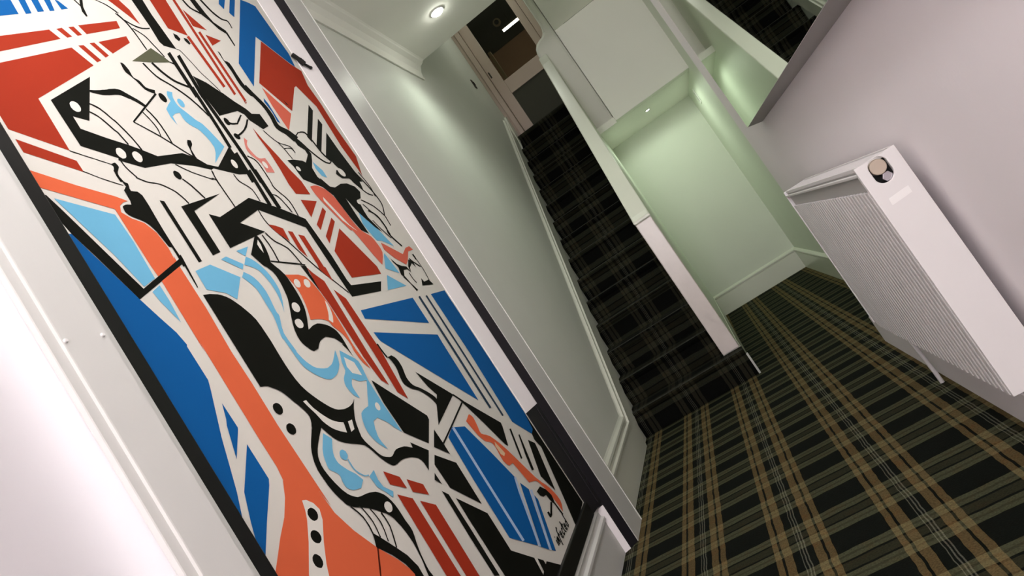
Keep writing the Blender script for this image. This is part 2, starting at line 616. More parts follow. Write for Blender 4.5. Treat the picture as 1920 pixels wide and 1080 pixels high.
# cornice of the corridor ceiling
cz = [(0, 0), (0, -0.13), (0.012, -0.135), (0.016, -0.118), (0.010, -0.112), (0.018, -0.07), (0.040, -0.03), (0.072, -0.014), (0.078, -0.006), (0.088, 0)]
struct(prism('trim_3', [(XL + p[0], ZC + p[1]) for p in cz], 'y', 3.155, YE - 0.01, M_CEIL))

struct(box('trim_glint', (-0.941, -0.932, 3.149, 3.160, 0, ZC), M_RING, bevel=0.003))  # pale strip added as the glint along the far casing's edge
# door casings on the left ----------------------------------------
struct(prism('trim_4', [(-1.012, 3.165), (-1.012, 2.93), (-0.937, 2.930), (-0.935, 2.934), (-0.935, 3.146), (-0.940, 3.156), (-0.952, 3.165)], 'z', 0, ZC, M_CAS))
struct(prism('trim_5', [(-1.03, 0.872), (-0.950, 0.8655), (-0.9415, 0.867), (-0.9405, 0.869), (-0.9405, 0.8885), (-0.9355, 0.8905), (-0.935, 0.893), (-0.935, 0.980), (-0.938, 0.983), (-1.012, 0.983), (-1.03, 0.983)], 'z', 0, ZC, M_CAS))
struct(box('trim_6', (-1.03, -0.985, 0.983, 1.044, 0, ZC), M_CAS))
for z, y in ((1.458, 0.897), (1.456, 0.970)):
    bm = bmesh.new()
    add_cyl(bm, (-0.9355, y, z), 0.0045, 0.004, 'x', 12, 0.003)
    o = tag(fin(bm, 'screw_cap', M_LABEL, smooth=True), 'small white screw cap on the near white casing, %s' % ('nearer the black picture frame' if y > 0.95 else 'nearer the glowing white panel'), 'screw cap')

# ------------------------------------------------------------------ framed artwork
ART = '''B1279,2369 1327,2389 1325,2346 1249,2311
B1352,2400 1374,2409 1368,2364 1348,2355
B1394,2416 1418,2426 1414,2387 1391,2377
B1439,2434 1461,2443 1453,2404 1435,2396
B1478,2450 1489,2450 1509,2432 1481,2418
R1215,2243 1392,2323 1412,2301 1188,2191
R1418,2334 1440,2345 1458,2323 1438,2313
R1465,2356 1486,2365 1499,2342 1480,2333
R1506,2376 1680,2453 1675,2425 1518,2351
R1171,2156 1431,2280 1470,2235 1229,2077 1227,1935 1106,1973 1106,2010 1105,2027
R1459,2295 1480,2303 1511,2263 1491,2251
R1507,2318 1527,2326 1553,2291 1535,2279
R1545,2334 1680,2398 1678,2374 1574,2304
R1699,2539 1754,2559 1777,2530 1784,2477 1775,2482 1712,2530
K1820,2586 1880,2610 1879,2549 1894,2417 1836,2413 1826,2425 1828,2487
R1921,2626 2018,2665 2014,2510 1922,2510
R2001,2501 2028,2298 2047,2308 2020,2513
R2061,2679 2061,2628 2062,2556 2063,2479 2064,2416 2064,2369 2065,2329 2066,2298 2066,2275 2084,2285 2084,2307 2083,2339 2082,2379 2082,2426 2081,2490 2080,2567 2080,2641 2079,2691
R2094,2551 2096,2495 2100,2415 2104,2334 2106,2276 2106,2253 2123,2260 2124,2263 2123,2265 2104,2255 2105,2253 2107,2247 2125,2262 2124,2286 2122,2344 2119,2426 2115,2507 2113,2563
R2088,2650 2165,2584 2086,2576 2087,2601
R2134,2555 2217,2555 2134,2507
K1933,2494 1950,2492 1956,2478 1939,2463 1927,2472
K1979,2491 1996,2491 2000,2474 1987,2464 1975,2477
K1641,2513 1648,2513 1658,2511 1669,2510 1678,2507 1687,2503 1695,2498 1703,2493 1708,2489 1710,2494 1707,2493 1703,2491 1694,2484 1698,2481 1703,2477 1708,2472 1713,2466 1717,2460 1720,2452 1723,2442 1726,2431 1729,2415 1731,2396 1732,2378 1734,2365 1740,2369 1739,2382 1737,2400 1735,2420 1733,2436 1730,2448 1727,2457 1724,2465 1720,2472 1715,2479 1710,2484 1705,2488 1702,2490 1699,2485 1703,2486 1707,2488 1714,2495 1709,2498 1701,2503 1692,2508 1683,2512 1673,2514 1661,2515 1651,2516 1644,2517
K1713,2466 1719,2464 1728,2462 1738,2459 1747,2457 1755,2456 1763,2456 1771,2457 1780,2458 1790,2461 1802,2465 1812,2469 1819,2472 1823,2478 1816,2475 1806,2471 1794,2467 1785,2464 1776,2463 1769,2463 1761,2463 1754,2463 1744,2465 1734,2468 1726,2471 1719,2473
K1731,2442 1737,2440 1747,2437 1757,2433 1765,2428 1771,2421 1776,2414 1779,2405 1783,2397 1788,2387 1793,2376 1797,2366 1800,2358 1806,2363 1803,2370 1799,2380 1794,2391 1789,2401 1785,2410 1781,2418 1777,2426 1771,2432 1762,2437 1752,2442 1742,2445 1736,2447
K1576,2489 1589,2494 1573,2462 1567,2428 1560,2424 1556,2440 1564,2464
K1551,2478 1562,2461 1567,2465 1556,2482
D1635,2296 1762,2381 1799,2359 1817,2343 1727,2317
K1827,2379 1830,2212 1851,2224 1849,2393
K1799,2359 1812,2346 1840,2344 1837,2302 1828,2337 1812,2341
K1871,2382 1861,2219 1883,2231 1893,2396
K1674,2299 1678,2291 1684,2280 1691,2268 1699,2258 1709,2250 1722,2245 1734,2240 1746,2234 1757,2227 1767,2221 1777,2214 1786,2207 1794,2200 1801,2192 1807,2185 1813,2177 1819,2167 1826,2158 1831,2149 1835,2142 1844,2148 1840,2154 1834,2163 1828,2173 1822,2182 1815,2190 1809,2198 1802,2206 1794,2213 1785,2220 1775,2227 1764,2234 1753,2240 1741,2246 1729,2251 1717,2257 1706,2264 1698,2273 1691,2285 1686,2297 1682,2304
K1716,2311 1719,2306 1724,2299 1730,2290 1736,2283 1744,2276 1752,2269 1761,2263 1770,2258 1782,2255 1794,2253 1807,2251 1817,2250 1826,2249 1833,2250 1838,2250 1842,2250 1850,2260 1846,2259 1841,2259 1835,2259 1827,2259 1816,2260 1804,2262 1792,2264 1781,2267 1771,2272 1762,2278 1754,2285 1747,2291 1741,2299 1735,2307 1730,2314 1726,2319
K1893,2416 1896,2416 1900,2417 1904,2417 1909,2414 1914,2406 1920,2395 1926,2383 1931,2372 1935,2363 1939,2354 1942,2346 1947,2337 1953,2329 1960,2321 1967,2313 1973,2304 1979,2296 1984,2287 1989,2279 1992,2273 1997,2276 1994,2281 1989,2290 1983,2299 1977,2307 1971,2315 1964,2324 1957,2332 1951,2340 1946,2349 1943,2357 1939,2366 1935,2375 1930,2386 1924,2398 1918,2409 1913,2417 1908,2420 1903,2420 1898,2419 1896,2419
K1580,2275 1583,2276 1587,2277 1591,2275 1594,2270 1596,2263 1598,2255 1597,2246 1596,2237 1597,2230 1602,2227 1609,2225 1614,2222 1617,2216 1619,2208 1623,2202 1633,2200 1645,2200 1655,2200 1652,2195 1649,2189 1647,2184 1645,2185 1641,2185 1635,2186 1628,2187 1620,2189 1613,2192 1609,2198 1605,2206 1602,2213 1598,2220 1593,2225 1589,2231 1584,2236 1579,2240 1577,2246 1577,2256 1579,2267
K1396,2135 1400,2134 1406,2133 1413,2133 1420,2133 1427,2133 1434,2133 1442,2134 1450,2136 1460,2138 1470,2141 1480,2144 1489,2146 1495,2147 1502,2147 1508,2146 1515,2144 1522,2142 1529,2141 1536,2138 1542,2136 1549,2132 1556,2128 1563,2124 1567,2121 1577,2130 1573,2133 1568,2138 1561,2143 1555,2147 1548,2150 1542,2153 1536,2156 1530,2159 1524,2162 1519,2165 1513,2167 1505,2168 1494,2167 1483,2164 1472,2161 1463,2157 1454,2154 1446,2152 1438,2149 1430,2147 1422,2145 1413,2143 1405,2142 1400,2140
K2125,2705 2127,2699 2130,2690 2135,2681 2143,2674 2155,2671 2171,2669 2186,2668 2197,2668 2207,2678 2196,2678 2181,2679 2166,2680 2154,2683 2147,2690 2142,2699 2139,2707 2136,2713
K2181,2729 2220,2745 2234,2687 2251,2652 2307,2630 2294,2611 2257,2621 2226,2651 2199,2666 2187,2693
K2254,2756 2259,2747 2266,2735 2275,2722 2284,2711 2293,2703 2303,2697 2313,2693 2324,2690 2336,2690 2348,2693 2358,2695 2364,2695 2367,2689 2367,2679 2365,2668 2365,2662 2372,2666 2373,2673 2376,2684 2377,2695 2374,2702 2367,2704 2356,2702 2346,2700 2336,2700 2326,2703 2316,2708 2306,2714 2297,2721 2289,2732 2280,2745 2273,2758 2268,2766
K2292,2616 2294,2555 2304,2561 2308,2626
B2414,2822 2469,2844 2405,2770 2389,2790
B2511,2860 2562,2881 2449,2747 2430,2762
B2612,2900 2673,2908 2723,2908 2751,2654 2728,2577 2692,2591 2553,2665 2528,2676 2243,2354 2241,2459
R2551,2661 2699,2583 2767,2566 2734,2480 2747,2382 2741,2251 2757,2101 2689,1990 2689,2023 2670,2141 2682,2354 2609,2445 2584,2432 2424,2279 2302,2385
S2300,2364 2401,2262 2295,2164 2288,2277
B2261,2306 2269,2281 2265,2191 2250,2197 2257,2242 2247,2287
K2409,2330 2427,2306 2411,2309
K2613,2349 2619,2320 2421,2129 2410,2153
K2616,2278 2623,2250 2451,2088 2436,2110
K2611,2206 2620,2116 2642,2009 2652,1969 2655,1958 2569,1951 2533,1970 2534,1982 2492,2030 2482,2051 2463,2066
K2144,2486 2147,2485 2151,2484 2153,2479 2152,2469 2149,2456 2149,2447 2156,2445 2167,2446 2175,2442 2177,2430 2177,2413 2176,2395 2177,2379 2178,2361 2181,2345 2187,2329 2195,2313 2202,2303 2195,2299 2186,2296 2176,2297 2166,2306 2156,2321 2149,2337 2148,2357 2150,2380 2151,2400 2149,2416 2147,2429 2145,2442 2144,2455 2144,2467 2144,2476 2144,2482 2144,2485
K2166,2335 2168,2330 2172,2323 2176,2314 2181,2305 2188,2295 2196,2283 2204,2271 2210,2260 2214,2248 2216,2237 2216,2226 2216,2214 2214,2201 2210,2187 2207,2173 2208,2161 2216,2153 2228,2147 2241,2143 2250,2139 2258,2132 2267,2123 2273,2116 2278,2110 2334,2140 2327,2145 2317,2151 2306,2159 2294,2166 2280,2170 2265,2173 2253,2176 2245,2180 2243,2189 2245,2202 2249,2216 2250,2229 2249,2242 2247,2253 2244,2265 2240,2276 2233,2288 2224,2300 2216,2311 2208,2321 2203,2330 2198,2338 2194,2345 2191,2350
K1431,2189 1338,2036 1296,2041 1296,2006 1359,1989 1416,1977 1454,1966 1496,1952 1601,1975 1646,1965 1679,1945 1723,1941 1838,2027 1844,2030 1855,1927 1802,1921 1696,1933 1684,1927 1617,1934 1529,1933 1424,1908 1352,1923 1356,1930 1265,1953 1261,2080
W1329,2062 1323,2059 1317,2058 1312,2060 1309,2063 1307,2069 1308,2075 1310,2081 1315,2086 1320,2089 1326,2090 1331,2089 1335,2085 1336,2079 1336,2073 1333,2067
W1380,1933 1374,1931 1369,1930 1364,1933 1361,1937 1359,1943 1361,1949 1364,1955 1369,1960 1374,1962 1380,1963 1385,1960 1388,1956 1390,1950 1388,1944 1385,1938
W1428,1928 1422,1925 1416,1925 1411,1928 1408,1932 1407,1938 1408,1945 1411,1951 1416,1955 1422,1958 1428,1958 1433,1955 1436,1951 1438,1945 1436,1939 1433,1933
W1815,1946 1810,1945 1805,1946 1801,1950 1799,1955 1799,1961 1801,1967 1804,1972 1809,1976 1814,1977 1819,1976 1823,1972 1825,1967 1825,1961 1823,1955 1820,1950
R1108,1949 1228,1908 1229,1878 1108,1916
K1225,1934 1232,1931 1243,1928 1255,1925 1268,1921 1282,1918 1297,1913 1311,1910 1321,1907 1323,1909 1313,1912 1299,1916 1284,1920 1270,1924 1257,1927 1245,1931 1234,1934 1227,1936
K1227,1878 1236,1875 1250,1869 1265,1863 1278,1858 1289,1855 1301,1851 1310,1849 1317,1847 1319,1849 1312,1851 1303,1854 1292,1857 1280,1861 1267,1865 1252,1871 1239,1877 1229,1881
K1319,1908 1324,1910 1331,1913 1336,1915 1338,1912 1340,1908 1340,1902 1335,1896 1328,1888 1323,1881 1323,1872 1325,1864 1326,1858 1323,1858 1319,1858 1316,1858 1316,1865 1315,1874 1316,1882 1318,1890 1322,1897 1324,1902 1323,1905 1321,1907
K1370,2091 1375,2090 1381,2087 1387,2084 1393,2081 1399,2075 1404,2069 1409,2062 1413,2056 1416,2052 1418,2050 1420,2047 1423,2042 1427,2033 1432,2023 1437,2012 1441,2001 1444,1991 1447,1980 1448,1971 1450,1964 1455,1967 1454,1974 1452,1983 1449,1994 1446,2005 1442,2015 1437,2027 1432,2037 1428,2045 1425,2051 1423,2054 1420,2056 1417,2060 1413,2066 1409,2073 1403,2079 1398,2085 1392,2089 1385,2092 1379,2094 1374,2095
K1354,2064 1358,2062 1364,2059 1371,2055 1377,2050 1382,2042 1388,2034 1393,2025 1397,2019 1400,2015 1402,2014 1403,2013 1405,2009 1407,2002 1410,1992 1413,1983 1415,1976 1420,1980 1418,1986 1415,1995 1412,2005 1410,2013 1408,2016 1406,2018 1405,2019 1402,2022 1398,2029 1393,2037 1387,2046 1381,2053 1375,2059 1369,2063 1362,2066 1358,2068
K1647,2188 1485,2061 1488,2058 1651,2184
K1484,2058 1497,2051 1515,2042 1535,2031 1554,2021 1570,2010 1586,1999 1601,1988 1614,1979 1625,1972 1634,1967 1641,1964 1646,1961 1651,1965 1646,1968 1639,1971 1629,1976 1619,1983 1606,1992 1591,2003 1575,2014 1559,2025 1540,2035 1519,2046 1501,2055 1488,2061
K1543,2100 1545,2096 1548,2090 1551,2083 1554,2077 1556,2070 1558,2063 1559,2056 1560,2049 1559,2041 1558,2034 1556,2027 1555,2022 1559,2024 1560,2029 1562,2036 1564,2044 1565,2051 1564,2059 1563,2066 1561,2073 1558,2080 1556,2087 1552,2093 1549,2099 1547,2103
K1564,2115 1566,2109 1571,2101 1575,2091 1578,2081 1580,2071 1582,2061 1582,2051 1583,2041 1583,2030 1583,2019 1582,2009 1582,2002 1588,2005 1588,2012 1589,2022 1589,2033 1589,2044 1588,2054 1588,2065 1586,2075 1585,2085 1581,2095 1577,2105 1572,2113 1569,2119
K1674,2163 1669,2160 1664,2161 1659,2164 1656,2168 1655,2174 1656,2181 1659,2187 1664,2191 1669,2193 1674,2193 1679,2190 1682,2185 1683,2179 1682,2173 1679,2167
L1706,2208 1713,2209 1722,2209 1729,2210 1725,2204 1720,2196 1716,2187 1715,2178 1714,2168 1716,2158 1721,2151 1729,2144 1737,2137 1744,2129 1751,2122 1758,2115 1765,2111 1772,2108 1779,2103 1786,2092 1793,2080 1799,2066 1806,2052 1812,2037 1817,2026 1787,2004 1748,1975 1720,1954 1733,1970 1752,1993 1764,2016 1763,2036 1756,2056 1748,2071 1740,2079 1730,2083 1722,2086 1714,2091 1708,2096 1704,2102 1702,2112 1702,2123 1703,2130 1697,2129 1688,2126 1680,2123 1672,2118 1665,2113 1660,2110 1659,2101 1658,2089 1658,2080 1655,2086 1652,2095 1649,2105 1650,2115 1651,2125 1652,2133 1657,2138 1665,2145 1673,2153 1681,2159 1689,2166 1695,2170 1695,2175 1694,2182 1695,2189 1698,2196 1703,2203
L1743,2159 1737,2157 1732,2157 1728,2160 1726,2165 1725,2171 1726,2177 1730,2183 1735,2187 1740,2189 1745,2189 1749,2186 1752,2181 1752,2175 1751,2169 1747,2163
K1836,2250 1837,2228 1837,2197 1838,2162 1838,2130 1838,2099 1837,2068 1836,2040 1835,2020 1854,2029 1855,2049 1856,2077 1857,2109 1857,2140 1857,2172 1857,2207 1856,2239 1856,2261
K1860,2240 1864,2204 1869,2153 1874,2098 1878,2048 1881,2003 1882,1960 1884,1922 1884,1895 1906,1904 1905,1930 1904,1969 1902,2013 1899,2058 1895,2108 1890,2165 1885,2216 1881,2252
K1846,2003 1841,1893 1862,1900 1867,2012
K1889,2311 1943,2298 1989,2273 2000,2270 2039,2244 2085,2222 2103,2204 2156,2213 2164,2162 2114,2140 2059,2170 2052,2191 2022,2200 1895,2156 1897,2161 1881,2238 1889,2291
K1909,2142 1911,2139 1915,2135 1919,2131 1926,2128 1937,2129 1950,2131 1962,2134 1974,2137 1987,2148 2004,2161 2020,2175 2032,2184 2024,2185 2013,2176 1996,2163 1980,2150 1972,2142 1968,2142 1956,2139 1944,2137 1936,2137 1930,2139 1926,2142 1923,2146 1921,2149
K1922,2125 1916,2123 1911,2123 1907,2126 1905,2131 1904,2136 1906,2142 1909,2147 1914,2151 1919,2153 1924,2152 1928,2150 1931,2145 1931,2140 1930,2134 1927,2128
K1929,2080 1941,2086 1957,2094 1976,2105 1995,2117 2013,2130 2031,2146 2046,2161 2057,2171 2047,2171 2036,2161 2021,2146 2004,2132 1989,2120 1973,2110 1955,2100 1939,2092 1928,2086
K1930,2071 1925,2069 1919,2068 1913,2070 1909,2073 1907,2077 1907,2081 1909,2086 1914,2089 1919,2092 1925,2092 1931,2091 1935,2088 1937,2084 1937,2079 1935,2075
K1659,2028 1663,2028 1668,2028 1672,2028 1672,2025 1671,2021 1669,2015 1664,2009 1656,2002 1650,1994 1649,1984 1649,1972 1649,1964 1645,1962 1639,1960 1635,1959 1638,1970 1642,1984 1645,1997 1646,2004 1646,2008 1648,2012 1651,2018 1656,2024
K1531,1883 1527,1881 1521,1881 1517,1884 1514,1888 1513,1893 1514,1898 1516,1903 1520,1907 1525,1909 1530,1908 1535,1906 1538,1902 1539,1897 1538,1891 1536,1886
K1542,1930 1550,1926 1561,1920 1575,1914 1590,1908 1608,1903 1628,1898 1648,1893 1662,1889 1666,1893 1652,1896 1632,1901 1611,1906 1594,1911 1579,1917 1565,1923 1554,1929 1546,1933
K1356,1924 1356,1920 1357,1914 1358,1907 1360,1901 1363,1894 1367,1887 1371,1881 1374,1876 1374,1874 1376,1876 1372,1873 1377,1871 1384,1868 1393,1864 1401,1862 1410,1861 1420,1860 1430,1860 1439,1858 1449,1854 1458,1850 1467,1845 1475,1840 1480,1835 1484,1829 1488,1824 1491,1819 1494,1814 1496,1809 1498,1805 1499,1802 1504,1805 1503,1807 1501,1812 1499,1817 1496,1822 1493,1827 1489,1832 1485,1838 1479,1843 1471,1848 1462,1853 1452,1858 1443,1861 1433,1863 1423,1864 1413,1864 1405,1865 1396,1868 1388,1871 1381,1874 1376,1876 1373,1873 1375,1873 1379,1876 1378,1879 1375,1883 1371,1890 1367,1897 1364,1903 1362,1910 1361,1916 1361,1922 1360,1926
K1678,1923 1678,1922 1678,1920 1677,1917 1676,1911 1675,1905 1674,1895 1673,1882 1675,1862 1677,1837 1679,1813 1680,1796 1686,1799 1685,1815 1683,1840 1681,1865 1680,1885 1680,1898 1681,1907 1683,1914 1684,1919 1684,1923 1684,1924 1684,1925 1685,1925
P1956,2080 1959,2078 1963,2074 1967,2071 1961,2065 1952,2056 1947,2047 1946,2038 1948,2028 1951,2020 1955,2012 1960,2005 1968,2000 1980,2000 1995,2003 2006,2005 2007,1997 2009,1987 2010,1976 2010,1965 2009,1954 2008,1946 1994,1945 1975,1944 1961,1943 1963,1953 1965,1966 1963,1979 1956,1989 1945,1998 1936,2007 1931,2016 1928,2024 1929,2034 1936,2050 1947,2067
W1984,1962 1979,1961 1974,1962 1971,1965 1968,1970 1968,1975 1969,1980 1972,1985 1976,1988 1980,1989 1985,1988 1989,1985 1991,1980 1992,1975 1990,1970 1988,1965
R2049,2135 2066,2086 2096,2026 2120,1965 2146,1922 2149,1866 2056,1863 2049,1900 2056,1970 2057,2040 2047,2098
K1906,2000 1913,1998 1922,1995 1932,1991 1939,1985 1943,1977 1944,1966 1945,1955 1946,1944 1946,1934 1946,1924 1946,1915 1946,1906 1945,1899 1943,1892 1942,1886 1945,1877 1953,1867 1964,1856 1975,1843 1982,1830 1984,1815 1983,1798 1981,1782 1980,1771 1987,1773 1988,1784 1990,1800 1991,1817 1989,1833 1981,1847 1970,1859 1959,1871 1952,1881 1949,1888 1950,1895 1951,1901 1952,1908 1953,1917 1953,1927 1953,1937 1952,1947 1952,1958 1951,1969 1949,1980 1945,1989 1938,1995 1928,1999 1918,2002 1912,2004
K2141,2011 2187,2019 2248,2021 2266,2015 2320,2057 2321,2078 2288,2094 2285,2122 2314,2134 2337,2113 2353,2065 2323,2029 2287,1993 2284,1952 2323,1915 2279,1904 2167,1931 2161,1961 2158,1988
L2322,2025 2310,1991 2323,1959 2357,1954 2358,1987 2336,2010
W2187,1969 2182,1968 2177,1968 2172,1970 2169,1973 2168,1977 2168,1981 2171,1985 2175,1988 2180,1989 2185,1989 2189,1987 2193,1984 2194,1980 2193,1976 2191,1972
K2314,2137 2323,2142 2335,2149 2348,2157 2354,2161 2363,2163 2377,2167 2392,2170 2403,2170 2410,2167 2415,2160 2419,2151 2424,2140 2428,2127 2432,2110 2436,2093 2441,2078 2449,2066 2459,2056 2469,2047 2475,2042 2474,2043 2467,2039 2459,2035 2460,2034 2455,2035 2445,2035 2433,2036 2422,2040 2409,2047 2394,2057 2380,2068 2368,2078 2359,2087 2351,2095 2345,2104 2338,2111 2330,2118 2323,2124 2316,2129 2312,2132 2301,2126 2305,2122 2312,2118 2319,2112 2326,2105 2333,2098 2340,2090 2347,2081 2357,2072 2368,2062 2382,2051 2397,2041 2410,2034 2423,2030 2435,2028 2445,2028 2455,2028 2465,2032 2472,2036 2480,2040 2488,2047 2482,2053 2472,2062 2462,2072 2454,2084 2449,2098 2444,2115 2441,2132 2436,2146 2432,2157 2428,2166 2422,2173 2414,2178 2399,2177 2382,2174 2367,2169 2354,2166 2343,2159 2331,2152 2318,2144 2310,2139
K2105,2132 2113,2123 2124,2111 2137,2099 2152,2089 2169,2085 2189,2083 2207,2082 2220,2079 2227,2074 2229,2067 2229,2060 2229,2055 2235,2058 2235,2062 2235,2069 2233,2077 2226,2083 2212,2086 2193,2087 2174,2088 2157,2093 2143,2102 2130,2114 2118,2127 2111,2135
K2152,2089 2155,2085 2160,2078 2165,2070 2169,2061 2173,2051 2176,2039 2179,2028 2181,2020 2187,2023 2185,2030 2182,2041 2179,2053 2175,2064 2171,2073 2165,2081 2161,2088 2157,2092
K2167,2062 2177,2064 2192,2068 2208,2070 2219,2071 2225,2068 2227,2063 2229,2057 2230,2053 2236,2056 2235,2060 2234,2066 2230,2071 2224,2075 2211,2074 2195,2071 2180,2068 2169,2066
B1086,1715 1103,1715 1170,1548 1192,1498 1211,1458 1219,1425 1216,1421 1217,1335 1207,1310 1162,1210 1139,1149 1119,1097 1094,1044 1086,1183 1086,1384 1089,1435 1086,1565
K1086,1815 1100,1809 1114,1777 1172,1631 1196,1572 1352,1641 1354,1638 1354,1627 1170,1548 1127,1660 1103,1715 1097,1739 1086,1739
W1086,1739 1097,1739 1103,1715 1086,1715
B1216,1277 1218,1215 1215,1210 1166,1156 1193,1228 1201,1241
B1215,1174 1216,1087 1207,1075 1145,1014 1092,959 1090,984 1109,1032 1136,1090
L1113,1802 1242,1764 1247,1692 1243,1594 1201,1577 1175,1658
L1244,1576 1245,1536 1240,1479 1219,1536 1214,1562
O1086,1874 1188,1839 1273,1815 1302,1803 1287,1799 1271,1789 1263,1771 1282,1754 1311,1742 1330,1714 1337,1672 1334,1639 1338,1649 1336,1614 1338,1502 1332,1382 1335,1296 1334,1183 1343,961 1334,1006 1341,943 1366,883 1403,821 1406,816 1451,757 1481,702 1486,682 1499,638 1402,596 1086,806 1086,919 1090,922 1124,949 1155,974 1195,1002 1228,1035 1249,1066 1252,1069 1257,1101 1256,1177 1258,1426 1255,1399 1257,1584 1253,1625 1251,1779 1086,1831
K1170,1548 1196,1572 1352,1641 1354,1638 1354,1627 1251,1583
W1269,1009 1281,1005 1296,990 1303,971 1293,948 1258,909 1229,870 1217,848 1191,812 1138,845 1167,877 1218,930 1250,969 1261,988
K1274,956 1268,957 1264,961 1261,966 1260,972 1261,978 1265,983 1270,986 1276,986 1281,985 1286,981 1289,976 1290,970 1289,964 1285,959 1280,956
K1245,913 1240,915 1235,919 1232,924 1231,930 1232,936 1236,941 1241,944 1247,944 1252,942 1257,938 1260,933 1261,927 1260,921 1256,916 1251,914
K1210,871 1205,874 1201,878 1198,883 1198,889 1199,895 1203,900 1207,902 1213,903 1218,901 1222,896 1225,891 1225,885 1224,879 1220,874 1215,872
K1368,1201 1361,1201 1356,1204 1352,1209 1351,1214 1351,1220 1354,1226 1359,1230 1365,1231 1371,1231 1377,1228 1380,1224 1382,1218 1381,1212 1378,1207 1374,1203
K1369,1145 1363,1145 1358,1148 1354,1153 1352,1158 1353,1164 1356,1169 1361,1173 1367,1174 1373,1174 1378,1171 1382,1167 1384,1161 1383,1155 1380,1150 1375,1146
X1407,819 1398,808 1384,793 1370,778 1359,765 1350,757 1342,749 1336,744 1331,740 1337,737 1341,741 1347,746 1355,754 1364,763 1376,775 1390,791 1404,806 1413,816
K1318,1891 1321,1892 1326,1892 1330,1893 1328,1889 1325,1884 1323,1878 1323,1872 1325,1865 1327,1859 1330,1857 1334,1856 1336,1854 1334,1847 1331,1840 1331,1833 1339,1832 1350,1832 1358,1822 1359,1794 1357,1756 1356,1719 1356,1681 1358,1644 1359,1617 1355,1618 1351,1618 1347,1618 1348,1633 1349,1653 1349,1669 1347,1673 1343,1673 1340,1676 1338,1688 1335,1703 1332,1717 1327,1728 1322,1737 1315,1744 1305,1750 1294,1755 1286,1759 1280,1763 1277,1767 1275,1771 1275,1776 1276,1782 1277,1786 1279,1788 1283,1790 1288,1792 1294,1793 1301,1793 1306,1793 1307,1795 1308,1799 1310,1804 1310,1814 1311,1826 1311,1834 1315,1837 1320,1842 1324,1845 1323,1850 1322,1858 1320,1865 1319,1873 1317,1881 1316,1887 1316,1890 1317,1891
K1349,1645 1350,1644 1351,1641 1352,1637 1353,1629 1352,1613 1351,1592 1350,1572 1350,1558 1353,1559 1355,1573 1357,1594 1359,1615 1361,1631 1362,1640 1362,1646 1362,1649 1362,1651
K1533,1882 1536,1878 1541,1874 1546,1868 1551,1862 1557,1852 1564,1840 1570,1829 1575,1822 1580,1825 1576,1832 1570,1844 1563,1855 1557,1865 1551,1872 1546,1877 1541,1882 1538,1885
K1658,1895 1660,1894 1663,1894 1665,1893 1667,1892 1669,1891 1671,1890 1672,1889 1673,1888 1678,1891 1677,1892 1675,1893 1673,1894 1671,1895 1669,1896 1666,1897 1664,1897 1662,1898
K1404,1809 1418,1807 1419,1629 1406,1626
K1466,1793 1651,1842 1504,1780 1505,1652 1470,1643
K1552,1771 1590,1762 1775,1834 1909,1798 2015,1760 2031,1612 2029,1516 2035,1494 2256,1488 2209,1451 1996,1453 1994,1470 1987,1614 1984,1726 1784,1791 1660,1743 1750,1712 1552,1662
K1772,1919 1772,1914 1773,1908 1774,1900 1778,1893 1786,1887 1797,1881 1808,1874 1816,1866 1819,1856 1820,1843 1820,1831 1820,1823 1825,1824 1825,1833 1825,1845 1824,1858 1821,1869 1813,1877 1802,1884 1791,1890 1783,1896 1779,1903 1778,1910 1777,1916 1777,1921
K1856,1939 1850,1804 1871,1811 1877,1947
K1886,1941 1890,1794 1914,1802 1910,1951
K1900,1852 1906,1852 1915,1851 1924,1849 1931,1845 1937,1839 1942,1830 1946,1820 1950,1812 1952,1804 1954,1796 1956,1789 1957,1784 1963,1786 1962,1791 1961,1798 1959,1806 1956,1814 1952,1823 1948,1833 1943,1842 1937,1849 1929,1853 1919,1854 1910,1855 1904,1856
K1781,1790 1781,1782 1780,1769 1781,1754 1785,1739 1793,1724 1804,1709 1818,1692 1831,1673 1846,1651 1863,1625 1879,1599 1894,1577 1907,1561 1919,1547 1930,1535 1941,1523 1954,1508 1967,1493 1979,1479 1988,1469 1994,1471 1985,1481 1973,1495 1960,1510 1947,1525 1936,1538 1924,1550 1913,1563 1900,1580 1885,1602 1868,1627 1852,1653 1837,1676 1823,1694 1810,1711 1798,1727 1790,1741 1786,1756 1785,1771 1786,1783 1786,1792
R1790,1738 1822,1733 1851,1723 1843,1674 1834,1684 1802,1711
R1868,1713 1891,1710 1886,1614 1864,1644
R1912,1699 1942,1694 1942,1575 1949,1571 1942,1519 1907,1568 1913,1584
R2061,1839 2162,1837 2058,1767
R2175,1811 2182,1794 2065,1715 2063,1738
R2191,1767 2198,1750 2067,1660 2072,1689
R2199,1721 2297,1550 2292,1518 2069,1521 2067,1629
S2182,1901 2195,1904 2215,1908 2234,1909 2251,1906 2267,1901 2282,1894 2294,1885 2305,1874 2313,1861 2318,1846 2321,1828 2324,1809 2328,1787 2331,1764 2336,1744 2342,1730 2349,1718 2359,1708 2373,1699 2390,1691 2404,1682 2411,1672 2415,1661 2417,1649 2420,1636 2420,1622 2414,1607 2394,1588 2367,1568 2348,1554 2343,1563 2336,1578 2327,1599 2315,1635 2301,1678 2289,1709 2283,1714 2280,1708 2270,1717 2246,1754 2216,1803 2193,1844 2184,1870 2182,1889
W2227,1859 2246,1823 2292,1736 2323,1708 2302,1720 2260,1756 2215,1841
S2453,1652 2474,1643 2586,1590 2652,1619 2699,1626 2717,1607 2655,1600 2595,1559 2555,1540 2484,1579 2444,1619
L2432,1797 2446,1770 2503,1719 2552,1631 2470,1660 2432,1661 2415,1699 2404,1740
L2425,1603 2446,1507 2354,1537 2406,1591
L2331,1509 2434,1450 2263,1449
